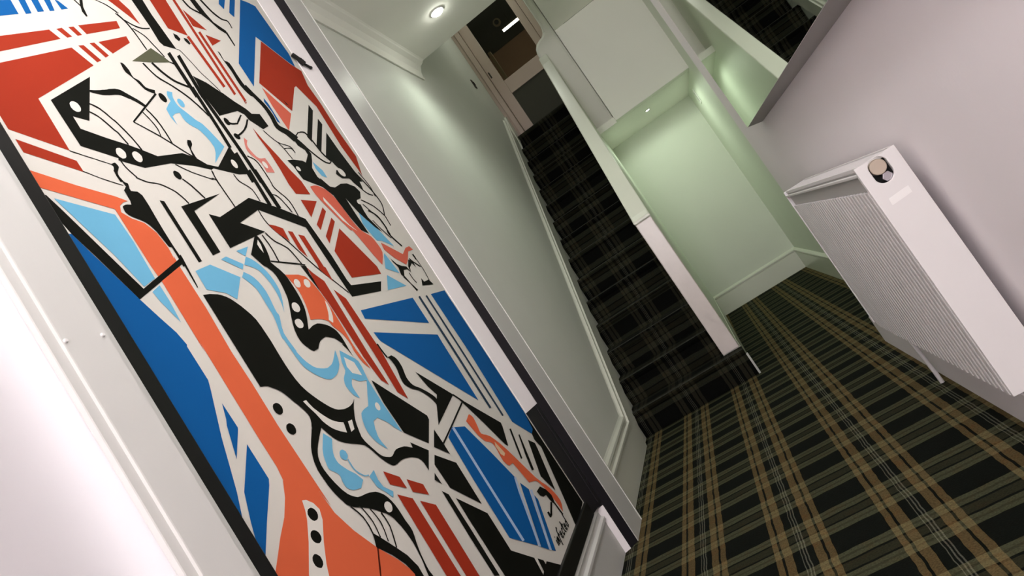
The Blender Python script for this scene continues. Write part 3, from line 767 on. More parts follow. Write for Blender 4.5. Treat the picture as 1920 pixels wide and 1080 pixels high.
K2298,1947 2332,1911 2367,1909 2435,1931 2492,1937 2547,1925 2565,1900 2531,1867 2488,1857 2493,1831 2486,1805 2485,1771 2530,1701 2492,1723 2430,1795 2398,1861 2398,1774 2403,1695 2356,1712 2333,1773 2315,1870 2263,1913
K2474,2000 2615,2013 2631,1985 2615,1930 2604,1906 2560,1944 2546,1965 2481,1960 2451,1979
W2522,1974 2512,1972 2502,1973 2493,1977 2487,1983 2484,1991 2484,1999 2489,2005 2497,2011 2506,2013 2516,2012 2525,2008 2532,2002 2535,1994 2534,1986 2529,1979
W2495,1836 2489,1835 2483,1836 2479,1838 2476,1841 2476,1845 2478,1849 2482,1853 2488,1856 2494,1857 2500,1856 2504,1854 2507,1851 2507,1847 2505,1843 2500,1839
K2631,2002 2640,1988 2653,1968 2667,1945 2678,1923 2686,1903 2693,1884 2697,1864 2696,1846 2687,1827 2672,1809 2656,1792 2646,1781 2656,1782 2666,1793 2682,1810 2697,1829 2707,1848 2708,1867 2704,1887 2697,1907 2689,1927 2678,1949 2664,1972 2650,1992 2641,2006
K2667,2006 2672,1992 2680,1973 2687,1952 2691,1934 2691,1918 2687,1903 2683,1891 2681,1882 2689,1884 2692,1893 2696,1906 2699,1921 2700,1936 2696,1955 2689,1976 2681,1995 2676,2009
K2596,1909 2602,1906 2609,1901 2617,1896 2626,1892 2636,1889 2647,1887 2657,1886 2664,1885 2672,1890 2665,1891 2655,1892 2645,1894 2635,1897 2627,1900 2618,1905 2611,1910 2606,1913
K2521,1856 2535,1851 2557,1845 2580,1837 2599,1828 2614,1817 2628,1805 2639,1793 2647,1784 2657,1788 2649,1796 2638,1808 2624,1821 2609,1832 2589,1841 2565,1849 2544,1856 2529,1860
K2651,1781 2651,1777 2650,1771 2649,1764 2649,1758 2648,1751 2647,1743 2646,1736 2645,1731 2654,1733 2654,1738 2655,1745 2656,1753 2657,1760 2658,1766 2659,1773 2659,1779 2659,1783
K2521,1803 2530,1799 2545,1794 2559,1787 2570,1778 2577,1766 2581,1750 2583,1735 2583,1721 2581,1712 2576,1704 2572,1696 2573,1686 2582,1671 2596,1654 2611,1638 2621,1626 2635,1631 2625,1642 2610,1658 2596,1675 2587,1689 2586,1699 2590,1706 2595,1714 2598,1724 2597,1738 2595,1754 2591,1770 2584,1783 2572,1792 2557,1800 2542,1805 2532,1809
K2511,1835 2516,1830 2522,1823 2531,1814 2539,1805 2549,1795 2561,1784 2572,1771 2580,1757 2583,1739 2585,1719 2585,1700 2585,1687 2593,1688 2593,1702 2593,1721 2592,1742 2588,1760 2579,1774 2568,1786 2557,1798 2547,1808 2538,1817 2530,1826 2523,1833 2518,1837
K2505,1757 2510,1749 2517,1738 2526,1725 2534,1713 2544,1701 2554,1688 2564,1677 2571,1669 2579,1671 2572,1679 2562,1691 2551,1704 2542,1716 2533,1728 2525,1740 2518,1751 2513,1759
K2675,1584 2675,1582 2675,1578 2675,1574 2676,1570 2676,1567 2676,1563 2676,1559 2676,1557 2691,1559 2691,1562 2691,1565 2691,1569 2691,1573 2691,1577 2690,1581 2690,1584 2690,1587
K2613,1565 2616,1561 2621,1557 2626,1551 2634,1545 2644,1539 2656,1531 2668,1525 2676,1520 2688,1524 2679,1528 2668,1535 2655,1543 2645,1549 2638,1555 2632,1560 2628,1565 2625,1568
K2448,1576 2472,1550 2501,1539 2544,1532 2556,1500 2536,1519 2499,1518 2466,1487 2450,1501 2467,1533 2451,1559
K2604,1563 2636,1552 2632,1521 2616,1544 2572,1525 2553,1505 2561,1531
K2455,1489 2461,1483 2467,1474 2475,1464 2482,1455 2485,1445 2489,1434 2492,1424 2494,1418 2514,1422 2509,1428 2503,1437 2496,1447 2489,1456 2484,1466 2479,1477 2475,1487 2472,1493
K2528,1502 2528,1497 2528,1490 2528,1483 2529,1476 2531,1470 2534,1463 2537,1457 2539,1453 2546,1455 2544,1459 2541,1464 2538,1471 2536,1477 2535,1484 2535,1491 2535,1498 2535,1503
K2683,1566 2684,1556 2686,1540 2688,1523 2688,1507 2686,1492 2682,1477 2679,1463 2676,1454 2683,1454 2685,1464 2689,1477 2692,1493 2695,1508 2694,1524 2693,1541 2691,1557 2690,1568
K2612,1469 2620,1451 2678,1456 2695,1430 2578,1435
B1994,1400 2421,1396 2422,1279 1987,1369
B1987,1316 2430,1224 2426,1190 2416,928 1996,1280 1992,1288
B2606,1391 2769,1391 2775,1070 2774,765 2767,686 2707,675 2592,773 2613,1105
N2474,1393 2472,1133 2466,876 2487,874 2493,1134 2494,1396
N2545,1389 2542,1118 2535,819 2552,818 2559,1119 2562,1391
L1377,1603 1439,1617 1520,1572 1458,1511 1433,1533 1375,1550
L1490,1630 1515,1637 1564,1610 1549,1594
L1569,1652 1628,1664 1593,1634
L1592,1632 1597,1630 1604,1627 1611,1622 1619,1615 1627,1606 1635,1594 1641,1581 1646,1565 1648,1549 1648,1534 1646,1519 1640,1503 1629,1483 1615,1463 1606,1449 1611,1460 1618,1476 1623,1493 1626,1509 1627,1526 1626,1542 1622,1559 1617,1575 1609,1588 1595,1597 1578,1604 1566,1608 1574,1615 1584,1625
L1545,1587 1553,1582 1564,1575 1573,1565 1580,1552 1584,1537 1586,1521 1584,1500 1579,1477 1576,1459 1576,1452 1578,1449 1577,1442 1569,1428 1559,1411 1552,1393 1552,1373 1555,1352 1557,1336 1556,1333 1555,1335 1555,1334 1558,1325 1563,1312 1569,1300 1577,1290 1585,1281 1596,1274 1610,1269 1625,1265 1641,1263 1654,1265 1668,1268 1681,1274 1697,1284 1713,1295 1724,1303 1720,1291 1713,1275 1703,1260 1690,1250 1675,1241 1660,1235 1646,1232 1633,1230 1621,1231 1611,1234 1602,1238 1593,1244 1583,1251 1573,1259 1564,1268 1556,1277 1549,1287 1544,1301 1541,1322 1539,1348 1537,1368 1536,1377 1534,1380 1535,1388 1540,1404 1548,1425 1553,1443 1555,1456 1554,1467 1554,1479 1555,1496 1556,1515 1554,1533 1546,1548 1535,1562 1527,1572 1532,1576 1540,1582
O1714,1563 1740,1561 1778,1558 1808,1548 1823,1526 1830,1497 1834,1470 1836,1449 1837,1430 1836,1411 1835,1390 1834,1369 1833,1347 1831,1327 1829,1306 1829,1284 1833,1258 1839,1230 1843,1211 1837,1217 1829,1227 1822,1238 1818,1252 1816,1268 1814,1281 1816,1290 1818,1297 1819,1305 1818,1317 1815,1330 1810,1342 1803,1354 1794,1365 1787,1375 1785,1382 1784,1388 1780,1393 1769,1399 1754,1404 1740,1407 1725,1409 1710,1410 1700,1411 1706,1422 1714,1439 1721,1456 1726,1474 1730,1492 1731,1510 1727,1530 1720,1549
W1829,1460 1831,1455 1832,1447 1832,1438 1829,1427 1824,1415 1818,1404 1811,1396 1804,1388 1799,1384 1795,1387 1790,1393 1787,1397 1792,1402 1799,1409 1807,1419 1815,1433 1823,1449
W1745,1516 1739,1516 1734,1518 1731,1522 1730,1527 1731,1533 1735,1538 1741,1542 1747,1545 1753,1545 1758,1543 1761,1539 1762,1534 1760,1528 1756,1522 1751,1518
W1792,1511 1786,1511 1781,1513 1778,1517 1777,1522 1779,1528 1783,1533 1788,1538 1795,1540 1801,1540 1806,1538 1810,1534 1811,1529 1809,1523 1805,1517 1799,1513
K1818,1588 1846,1584 1839,1557 1845,1481 1836,1492 1832,1509
R1844,1579 1859,1557 1892,1524 1881,1263 1884,1141 1857,1167 1843,1256 1844,1272 1841,1446 1836,1492
R1914,1490 1952,1451 1961,1246 1941,1074 1905,1109 1914,1296 1910,1257
K1693,1700 1695,1700 1698,1699 1701,1695 1703,1688 1704,1679 1704,1669 1703,1659 1701,1649 1698,1639 1695,1629 1690,1619 1687,1612 1685,1610 1684,1610 1686,1606 1694,1595 1705,1581 1714,1564 1717,1545 1718,1524 1718,1506 1717,1491 1715,1478 1712,1466 1709,1455 1705,1445 1698,1432 1687,1415 1673,1397 1664,1384 1675,1387 1692,1392 1708,1394 1720,1395 1731,1393 1742,1390 1756,1385 1770,1378 1781,1369 1789,1360 1793,1350 1796,1338 1796,1323 1795,1307 1793,1292 1793,1280 1793,1271 1793,1264 1792,1270 1790,1278 1788,1287 1784,1297 1779,1307 1775,1314 1778,1313 1782,1311 1785,1309 1778,1317 1768,1327 1757,1337 1744,1342 1730,1347 1720,1350 1711,1348 1697,1346 1683,1342 1670,1335 1658,1326 1649,1320 1649,1321 1650,1322 1651,1324 1644,1322 1635,1321 1628,1320 1624,1323 1617,1328 1612,1335 1606,1342 1601,1351 1598,1362 1599,1376 1603,1393 1611,1411 1623,1432 1638,1455 1651,1475 1658,1488 1662,1499 1665,1512 1669,1529 1671,1548 1671,1565 1667,1577 1660,1586 1654,1593 1650,1596 1648,1596 1643,1600 1636,1612 1627,1627 1620,1638 1637,1653 1660,1674 1679,1691 1688,1698 1691,1699
W1671,1442 1664,1442 1658,1444 1653,1448 1651,1453 1652,1459 1656,1465 1661,1470 1668,1473 1676,1473 1682,1471 1686,1467 1688,1462 1687,1455 1684,1449 1678,1445
W1643,1394 1636,1394 1629,1395 1624,1399 1622,1404 1622,1410 1624,1415 1629,1420 1636,1422 1643,1423 1650,1422 1655,1418 1657,1413 1657,1407 1655,1402 1650,1397
W1690,1685 1691,1669 1680,1640 1675,1655 1675,1670
K1722,1700 1723,1692 1725,1680 1727,1667 1727,1655 1727,1642 1725,1628 1723,1616 1722,1607 1728,1609 1729,1617 1731,1630 1733,1644 1733,1657 1733,1669 1731,1682 1729,1694 1728,1702
K1744,1707 1746,1702 1750,1695 1755,1686 1762,1678 1772,1671 1785,1665 1798,1657 1808,1648 1815,1634 1820,1618 1824,1603 1827,1592 1833,1594 1830,1605 1826,1620 1821,1637 1814,1651 1803,1660 1790,1668 1778,1674 1768,1681 1761,1689 1756,1697 1752,1705 1749,1710
K1685,1610 1711,1606 1750,1600 1791,1594 1821,1590 1835,1587 1839,1586 1839,1585 1847,1588 1846,1588 1846,1590 1841,1591 1826,1594 1796,1599 1754,1605 1715,1610 1689,1614
K1353,1537 1362,1537 1376,1537 1389,1535 1401,1533 1413,1529 1425,1523 1436,1515 1445,1505 1455,1493 1464,1479 1473,1464 1480,1447 1483,1426 1484,1404 1485,1381 1484,1358 1483,1333 1483,1310 1484,1287 1487,1266 1492,1246 1501,1227 1512,1210 1524,1194 1535,1181 1546,1169 1556,1160 1566,1153 1576,1148 1587,1145 1600,1142 1614,1141 1626,1141 1637,1142 1647,1144 1655,1146 1662,1149 1667,1152 1671,1153 1664,1148 1653,1139 1643,1130 1635,1121 1626,1111 1619,1101 1613,1090 1609,1079 1605,1069 1603,1061 1601,1055 1602,1048 1604,1039 1609,1028 1614,1018 1620,1007 1626,995 1633,985 1641,978 1649,973 1658,969 1665,966 1672,964 1681,964 1690,966 1702,970 1714,972 1729,971 1745,968 1761,965 1776,959 1790,951 1800,946 1801,951 1803,958 1804,963 1824,947 1852,925 1873,909 1853,895 1826,877 1807,864 1808,874 1808,888 1804,901 1795,911 1781,919 1766,926 1751,931 1735,935 1718,938 1700,939 1681,938 1666,939 1657,942 1652,945 1646,951 1638,959 1631,969 1623,981 1615,995 1607,1011 1599,1023 1592,1031 1584,1036 1574,1041 1558,1048 1539,1056 1523,1064 1510,1072 1500,1080 1491,1090 1483,1103 1475,1118 1470,1128 1463,1123 1453,1117 1443,1110 1433,1103 1423,1096 1413,1088 1405,1080 1398,1071 1394,1061 1391,1049 1391,1037 1393,1024 1396,1011 1400,997 1405,984 1409,974 1414,966 1419,958 1427,950 1436,943 1446,937 1458,934 1471,932 1484,930 1497,927 1509,923 1521,919 1530,913 1539,906 1547,898 1554,887 1560,874 1564,860 1566,844 1566,826 1566,811 1568,799 1569,788 1568,778 1563,766 1556,753 1550,739 1544,722 1540,704 1537,688 1536,677 1538,668 1539,661 1539,656 1539,654 1539,653 1534,654 1527,657 1522,658 1522,661 1522,667 1523,675 1527,688 1533,705 1537,722 1540,739 1542,757 1541,775 1539,793 1535,811 1530,826 1527,836 1523,843 1518,850 1512,857 1504,864 1494,872 1482,882 1469,892 1458,900 1452,903 1448,905 1441,909 1429,915 1414,923 1403,931 1396,937 1392,942 1389,950 1384,961 1379,974 1375,988 1372,1003 1371,1019 1370,1033 1370,1045 1372,1055 1375,1066 1380,1077 1386,1088 1395,1100 1410,1115 1427,1130 1440,1142 1438,1139 1435,1136 1433,1134 1438,1141 1446,1150 1451,1159 1453,1165 1453,1171 1451,1179 1446,1191 1439,1204 1431,1216 1425,1228 1418,1240 1410,1251 1400,1260 1388,1268 1378,1275 1368,1278 1359,1279 1353,1280 1353,1356 1353,1461
W1464,1207 1468,1207 1473,1207 1478,1206 1479,1200 1482,1191 1486,1181 1492,1172 1499,1161 1507,1151 1515,1142 1524,1133 1534,1126 1545,1120 1557,1115 1565,1112 1562,1103 1557,1092 1554,1084 1545,1089 1532,1096 1520,1104 1510,1112 1502,1121 1495,1131 1489,1142 1485,1155 1481,1167 1474,1182 1468,1196
W1585,1108 1606,1107 1592,1082 1573,1080
W1530,854 1524,856 1519,860 1517,865 1517,871 1519,876 1524,880 1530,882 1537,882 1543,880 1547,876 1550,871 1550,865 1547,860 1543,856 1537,854
K1400,931 1404,924 1410,914 1415,903 1419,892 1421,881 1421,870 1420,858 1418,848 1415,839 1411,831 1407,824 1404,819 1409,818 1412,822 1416,829 1420,838 1423,847 1425,858 1426,869 1425,881 1424,892 1420,903 1414,915 1409,924 1405,931
K1434,913 1436,905 1439,893 1441,880 1443,868 1442,857 1440,846 1437,835 1435,828 1440,827 1441,835 1444,845 1446,856 1447,868 1446,880 1443,893 1440,905 1438,913
K1461,896 1463,888 1466,877 1468,865 1468,853 1466,841 1462,828 1457,816 1454,807 1458,806 1461,815 1466,826 1470,840 1473,852 1472,865 1470,877 1467,888 1466,896
K1491,871 1491,864 1493,854 1493,843 1492,831 1487,818 1480,804 1473,790 1468,781 1473,780 1478,789 1485,802 1492,817 1497,830 1498,842 1498,854 1497,864 1496,871
K1421,848 1438,826 1469,782 1492,747 1506,708 1504,678 1501,652 1464,674 1476,703 1466,736 1440,776 1403,818
L1744,1298 1752,1292 1763,1283 1774,1274 1785,1266 1796,1257 1803,1246 1803,1229 1798,1210 1795,1195 1793,1189 1793,1187 1792,1183 1792,1172 1791,1158 1791,1143 1791,1127 1791,1111 1792,1090 1794,1060 1796,1026 1797,1002 1790,1009 1779,1020 1770,1029 1765,1037 1760,1043 1754,1050 1743,1059 1730,1069 1722,1076 1714,1075 1703,1074 1695,1073 1690,1066 1683,1056 1678,1049 1679,1049 1680,1049 1677,1043 1673,1035 1671,1025 1673,1012 1677,997 1680,986 1672,994 1661,1006 1652,1018 1645,1031 1641,1044 1639,1057 1641,1071 1646,1084 1652,1096 1657,1103 1663,1109 1671,1112 1685,1115 1702,1116 1714,1117 1722,1124 1733,1135 1744,1147 1758,1160 1773,1175 1783,1185 1773,1187 1759,1189 1746,1192 1736,1197 1726,1204 1719,1208 1713,1203 1704,1196 1698,1187 1697,1174 1698,1159 1699,1148 1694,1151 1687,1156 1681,1162 1676,1172 1672,1184 1670,1195 1672,1203 1677,1211 1683,1218 1692,1224 1703,1230 1712,1237 1716,1246 1718,1255 1721,1265 1729,1277 1738,1289
W1745,1275 1778,1249 1777,1204 1737,1222 1730,1245
W1753,1090 1749,1091 1746,1094 1744,1098 1744,1103 1746,1108 1750,1112 1755,1114 1760,1115 1764,1114 1768,1111 1769,1107 1769,1102 1767,1097 1763,1093 1758,1090
L1464,1114 1470,1107 1477,1098 1483,1090 1475,1082 1464,1070 1456,1059 1452,1050 1451,1041 1452,1032 1457,1023 1464,1013 1471,1004 1477,998 1482,993 1488,987 1494,978 1499,969 1503,962 1495,958 1485,953 1478,949 1470,951 1459,953 1449,956 1441,960 1434,965 1429,971 1427,977 1427,983 1427,989 1429,996 1431,1002 1430,1008 1426,1014 1420,1020 1414,1025 1411,1028 1409,1031 1408,1035 1409,1042 1412,1051 1415,1060 1418,1067 1423,1074 1429,1082 1441,1093 1454,1105
L1488,1027 1483,1028 1478,1032 1475,1036 1474,1042 1476,1047 1479,1051 1484,1054 1490,1055 1496,1054 1500,1051 1504,1046 1504,1040 1503,1035 1499,1031 1494,1028
L1492,1026 1492,1021 1491,1013 1491,1005 1492,997 1496,990 1500,982 1506,976 1511,970 1517,966 1524,964 1530,962 1534,961 1536,964 1532,965 1526,966 1520,968 1515,972 1510,977 1505,983 1500,990 1497,997 1496,1005 1496,1013 1496,1020 1497,1026
L1566,965 1559,938 1563,915 1590,889 1575,877 1560,900 1539,925 1534,959
K1960,1275 1960,1271 1961,1263 1961,1255 1962,1248 1964,1240 1965,1233 1967,1226 1968,1221 1977,1222 1976,1227 1974,1234 1972,1242 1971,1249 1970,1256 1969,1264 1969,1271 1969,1276
K1974,1223 1983,1223 1996,1223 2005,1223 2010,1219 2018,1213 2023,1205 2026,1196 2026,1185 2025,1173 2020,1161 2014,1148 2010,1136 2011,1125 2014,1115 2020,1105 2030,1097 2043,1090 2056,1082 2069,1072 2084,1060 2096,1049 2105,1040 2112,1031 2114,1023 2109,1015 2099,1009 2091,1005 2089,1013 2085,1025 2078,1037 2067,1050 2053,1064 2039,1076 2027,1083 2015,1088 2003,1093 1991,1101 1980,1110 1973,1118 1970,1127 1971,1135 1973,1145 1978,1157 1984,1170 1987,1182 1987,1193 1985,1203 1983,1211 1980,1216 1977,1220
K2089,1138 2248,1002 2020,950 2088,1006 2133,1035 2108,1074
K1808,1179 1988,997 1984,983 1897,925 1803,997 1797,1104
K2256,992 2483,805 2476,789 2418,722 2402,735 2341,851 2281,954
K2272,963 2091,922 1976,897 1982,892 2098,917 2279,957
K2239,1002 2284,959 2296,960 2250,1004
K1976,948 1979,900 1978,855 1913,906
K1888,887 1982,821 1977,670 1860,781 1856,865
K1829,847 1830,807 1807,832
R1600,947 1654,907 1655,870 1595,908
R1678,889 1738,847 1735,813 1670,852
R1598,876 1652,839 1648,597 1633,524 1573,561 1590,631
R1677,820 1737,779 1730,549 1718,471 1660,507 1671,584
K1807,794 1831,771 1831,657 1828,493 1801,508 1801,640
K1856,747 1976,636 1974,500 2085,412 2073,350 2051,302 1988,302 1859,383 1853,478 1853,669
K2104,399 2134,375 2130,317 2087,342
B2032,899 2094,916 2184,889 2254,752 2310,630 2276,583 2161,418 2013,526 2020,741
C2091,914 2084,704 2077,479 2096,474 2102,701 2110,913
B2322,600 2358,556 2220,370 2177,404
B2371,525 2379,502 2262,342 2237,359
C2303,630 2267,585 2162,413 2177,407 2284,581 2320,626
C2363,550 2221,369 2238,362 2383,544
O2270,912 2275,908 2282,901 2286,892 2284,881 2280,869 2276,857 2271,848 2267,839 2269,830 2281,822 2301,813 2323,799 2343,778 2364,752 2388,717 2416,667 2448,608 2476,558 2501,526 2523,503 2541,481 2554,457 2563,433 2564,413 2553,398 2534,387 2521,380 2521,393 2521,411 2516,435 2507,467 2493,504 2477,533 2459,549 2439,556 2422,561 2411,565 2402,567 2396,568 2387,597 2374,638 2365,667 2354,668 2339,670 2327,671 2319,677 2309,687 2302,700 2303,718 2308,740 2311,757 2309,768 2306,775 2299,781 2288,788 2274,794 2261,802 2252,813 2243,826 2236,841 2229,861 2222,884 2217,900 2232,903 2254,909
Y2330,773 2355,714 2333,709 2316,725 2315,760
K2521,762 2454,650 2470,647 2538,759
K2570,718 2519,649 2483,586 2507,580 2543,644 2583,716
K2628,673 2677,640 2667,616 2578,453 2528,540
K2769,757 2746,684 2707,675 2693,650 2714,607 2629,434 2556,302 2687,302 2771,308
K2151,362 2232,302 2052,302 1983,344
K2411,523 2463,522 2499,492 2516,460 2502,433 2486,437 2475,458 2469,481 2437,487 2415,503
K2466,450 2392,424 2408,417 2482,443
K2400,417 2403,439 2384,443 2381,422
K2490,436 2499,377 2512,374 2502,433
K2306,339 2312,361 2320,359 2314,337
K2314,370 2316,373 2323,370 2322,367
K2317,339 2325,361 2333,358 2325,336
K2324,354 2335,364 2346,358 2342,337 2333,338 2338,357 2338,356 2330,348
K2340,324 2360,374 2374,385 2382,380 2377,373 2376,377 2367,370 2348,321
K2351,361 2370,363 2371,354 2352,352
K2375,351 2391,352 2391,354 2383,352 2379,344 2382,339 2392,343 2394,335 2380,331 2371,344 2378,359 2395,361 2395,345 2376,342
K2422,350 2415,353 2407,344 2409,338 2419,343 2421,335 2406,330 2399,346 2412,360 2424,358
K2441,377 2435,336 2443,337 2441,329 2427,335 2432,378
K2425,364 2449,366 2449,358 2426,356
K2449,348 2465,349 2465,351 2458,349 2454,341 2457,336 2466,340 2469,332 2454,328 2445,341 2452,356 2469,358 2470,342 2450,339
K2495,345 2487,349 2481,342 2483,335 2493,341 2497,334 2481,327 2473,343 2485,357 2498,353
K2503,380 2498,331 2490,331 2495,381'''
XA = -1.0
art = thing('framed_artwork', 'tall framed painting of red white and blue abstract shapes with black swirls', 'painting', (XA, 1.93, 0.235))
AO = -Vector(art.location)
m_canvas = mat('canvas_white', srgb(222, 219, 212), 0.5, noise=0.012, nscale=30, bump=0.05, bscale=400)
box('panel', (XA - 0.008, XA, 1.044, 2.790, 0.236, 3.06), m_canvas, art, off=AO)
INK = {}


def ink(c, name, col, r=0.75):
    INK[c] = mat(name, col, r, spec=0.1, noise=0.03, nscale=9)


ink('K', 'ink_black', srgb(15, 16, 11), 0.7)
ink('D', 'ink_olive', srgb(88, 90, 70))
ink('R', 'ink_red', srgb(164, 52, 31))
ink('O', 'ink_orange', srgb(222, 104, 68))
ink('S', 'ink_salmon', srgb(214, 104, 84))
ink('P', 'ink_pink', srgb(214, 130, 120))
ink('B', 'ink_blue', srgb(14, 92, 160))
ink('L', 'ink_light_blue', srgb(112, 182, 218))
ink('N', 'ink_slate', srgb(44, 66, 88))
ink('W', 'ink_white', srgb(226, 223, 216))
ink('X', 'ink_dark_red', srgb(80, 26, 14))
ink('C', 'ink_ice', srgb(178, 200, 232))
ink('Y', 'ink_cream', srgb(226, 196, 160))
order = list(INK)
bm = bmesh.new()
for li, line in enumerate(ART.split('\n')):
    if not line:
        continue
    c = line[0]
    pts = [tuple(int(v) / 1000.0 for v in t.split(',')) for t in line[1:].split()]
    x = XA + 0.0003 + 0.000006 * li
    vs = [bm.verts.new((x, p[0], p[1])) for p in pts]
    tris = tessellate_polygon([[Vector((p[0], p[1], 0)) for p in pts]])
    for t in tris:
        if len(set(t)) == 3:
            try:
                f = bm.faces.new([vs[i] for i in t])
            except ValueError:
                continue
            f.normal_update()
            if f.normal.x < 0:
                f.normal_flip()
            f.material_index = order.index(c)
bmesh.ops.translate(bm, verts=bm.verts, vec=AO)
me = bpy.data.meshes.new('painted_design')
bm.to_mesh(me)
bm.free()
for c in order:
    me.materials.append(INK[c])
o = link('painted_design', me, art)
o['label'] = 'printed red, blue, orange and black design signed "infected"'
# frame: black rails
box('frame_rail', (XA - 0.006, XA + 0.012, 1.044, 1.0865, 0.236, 3.06), M_BLACK, art, bevel=0.003, off=AO)
box('frame_rail', (XA - 0.006, XA + 0.012, 1.0865, 2.784, 0.236, 0.3015), M_BLACK, art, bevel=0.003, off=AO)
box('frame_rail', (XA - 0.006, XA + 0.012, 1.0865, 2.784, 3.02, 3.06), M_BLACK, art, bevel=0.003, off=AO)
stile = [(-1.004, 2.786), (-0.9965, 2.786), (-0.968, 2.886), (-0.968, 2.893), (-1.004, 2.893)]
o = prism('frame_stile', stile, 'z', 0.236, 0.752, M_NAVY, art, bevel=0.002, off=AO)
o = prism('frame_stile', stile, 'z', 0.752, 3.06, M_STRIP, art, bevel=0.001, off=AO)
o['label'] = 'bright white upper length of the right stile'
# rounded bead inside the dark part
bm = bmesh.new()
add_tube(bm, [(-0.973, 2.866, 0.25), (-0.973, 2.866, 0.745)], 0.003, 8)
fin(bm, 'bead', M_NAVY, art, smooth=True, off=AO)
# little black catch near the top of the right stile
bm = bmesh.new()
for a, b, r in (((-0.990, 2.756, 2.646), (-0.984, 2.782, 2.622), 0.010), ((-0.984, 2.782, 2.622), (-0.980, 2.796, 2.597), 0.012), ((-0.980, 2.796, 2.597), (-0.975, 2.828, 2.582), 0.006)):
    add_tube(bm, [a, b], r, 8)
bmesh.ops.create_icosphere(bm, subdivisions=2, radius=0.012, matrix=Matrix.Translation((-0.982, 2.792, 2.610)))
bmesh.ops.create_icosphere(bm, subdivisions=2, radius=0.008, matrix=Matrix.Translation((-0.975, 2.828, 2.582)))
fin(bm, 'catch', M_DARK, art, smooth=True, off=AO)

# door jamb: black edging and its white foot
struct(prism('trim_7', [(-1.012, 2.894), (-0.967, 2.894), (-0.937, 2.928), (-0.940, 2.931), (-1.012, 2.931)], 'z', 0, ZC, M_NAVY))
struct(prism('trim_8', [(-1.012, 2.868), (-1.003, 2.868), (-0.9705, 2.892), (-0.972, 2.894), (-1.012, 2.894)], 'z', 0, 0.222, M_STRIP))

# ------------------------------------------------------------------ glow box added for the bright wall at the near left
bp = thing('wall_glow_box', 'tall glowing white box added to give the near left wall its bright band', 'added light box', (-0.955, 0.40, 0))
BO = -Vector(bp.location)
box('diffuser', (-0.956, -0.953, -0.60, 0.869, 0.02, 3.18), M_OPAL, bp, off=BO)
bm = bmesh.new()
add_box(bm, -1.13, -1.12, -0.60, 0.90, 0.02, 3.18)
add_box(bm, -1.12, -0.957, 0.869, 0.872, 0.02, 3.18)
add_box(bm, -1.12, -0.957, -0.61, -0.60, 0.02, 3.18)
fin(bm, 'housing', M_RING, bp, off=BO)
d = bpy.data.lights.new('glow_box_light', 'AREA')
d.shape = 'RECTANGLE'
d.size = 3.0
d.size_y = 0.03
d.energy = 3.0
d.color = (1.0, 0.97, 0.98)
o = bpy.data.objects.new('glow_box_light', d)
COL.objects.link(o)
o.location = Vector((-1.035, 0.836, 1.6))
o.rotation_euler = Matrix(((0, 0, -1), (0, 1, 0), (1, 0, 0))).to_euler()
struct(box('wall_left_entry', (-1.13, -0.953, -5.0, -0.612, 0, ZC), M_WALLR))

# ------------------------------------------------------------------ radiator
rad = thing('radiator', 'white steel panel radiator with fine vertical ribs on the right wall', 'radiator', (0.42, 2.27, 0.34))
RO = -Vector(rad.location)
RX0, RX1, RY0, RY1, RZ0, RZ1 = 0.3675, 0.464, 1.690, 2.850, 0.340, 0.946
# near side panel with its oval opening
ov = []
for k in range(32):
    t = 2 * math.pi * k / 32
    cx, czz = 0.4135 + 0.0215 * math.cos(t), 0.9135 + 0.0205 * math.sin(t) + (0.0105 if math.sin(t) > 0 else -0.0105)
    ov.append((cx, czz))
outer = [(RX0, RZ0 - 0.002), (RX1, RZ0 - 0.002), (RX1, RZ1), (RX0, RZ1)]
bm = bmesh.new()
allp = outer + ov
tr_ = tessellate_polygon([[Vector((p[0], p[1], 0)) for p in outer], [Vector((p[0], p[1], 0)) for p in ov]])
V = [bm.verts.new((p[0], RY0, p[1])) for p in allp]
V2 = [bm.verts.new((p[0], RY0 + 0.008, p[1])) for p in allp]
for t in tr_:
    bm.faces.new([V[i] for i in t])
    bm.faces.new([V2[i] for i in reversed(t)])
for a, nn in ((0, 4), (4, 32)):
    for i in range(nn):
        j = a + (i + 1) % nn
        bm.faces.new((V[a + i], V[j], V2[j], V2[a + i]))
fin(bm, 'side_panel', M_RAD, rad, off=RO, bevel=0.0015)
box('side_panel', (RX0, RX1, RY1 - 0.008, RY1, RZ0, RZ1), M_RAD, rad, bevel=0.002, off=RO)
# front: pressed vertical ribs, flat faces, the shade between them painted as narrow grey grooves
bm = bmesh.new()
PIT = 0.0333
n = int((RY1 - RY0 - 0.03) / PIT)
pr, mi = [], []
for i in range(n):
    y = RY0 + 0.014 + i * PIT
    pr += [(RX0, y), (RX0 - 0.001, y + 0.003), (RX0 - 0.001, y + PIT - 0.013), (RX0, y + PIT - 0.010), (RX0 + 0.007, y + PIT - 0.008), (RX0 + 0.007, y + PIT - 0.001)]
    mi += [0, 0, 0, 0, 1, 1]
A = [bm.verts.new((p[0], p[1], RZ0)) for p in pr]
B = [bm.verts.new((p[0], p[1], 0.8835)) for p in pr]
for i in range(len(pr) - 1):
    f = bm.faces.new((A[i], A[i + 1], B[i + 1], B[i]))
    f.material_index = mi[i]
o = fin(bm, 'ribbed_front', [M_RAD, M_RIB_SHADE], rad, off=RO)
md = o.modifiers.new('sheet', 'SOLIDIFY')
md.thickness = 0.002
md.offset = 0
o['kind'] = 'stuff'
box('front_edge', (RX0, RX0 + 0.008, RY0 + 0.008, RY0 + 0.013, RZ0, 0.930), M_RAD, rad, off=RO)
box('top_rail', (RX0, RX0 + 0.010, RY0 + 0.008, RY1 - 0.008, 0.924, 0.931), M_RAD, rad, bevel=0.001, off=RO)
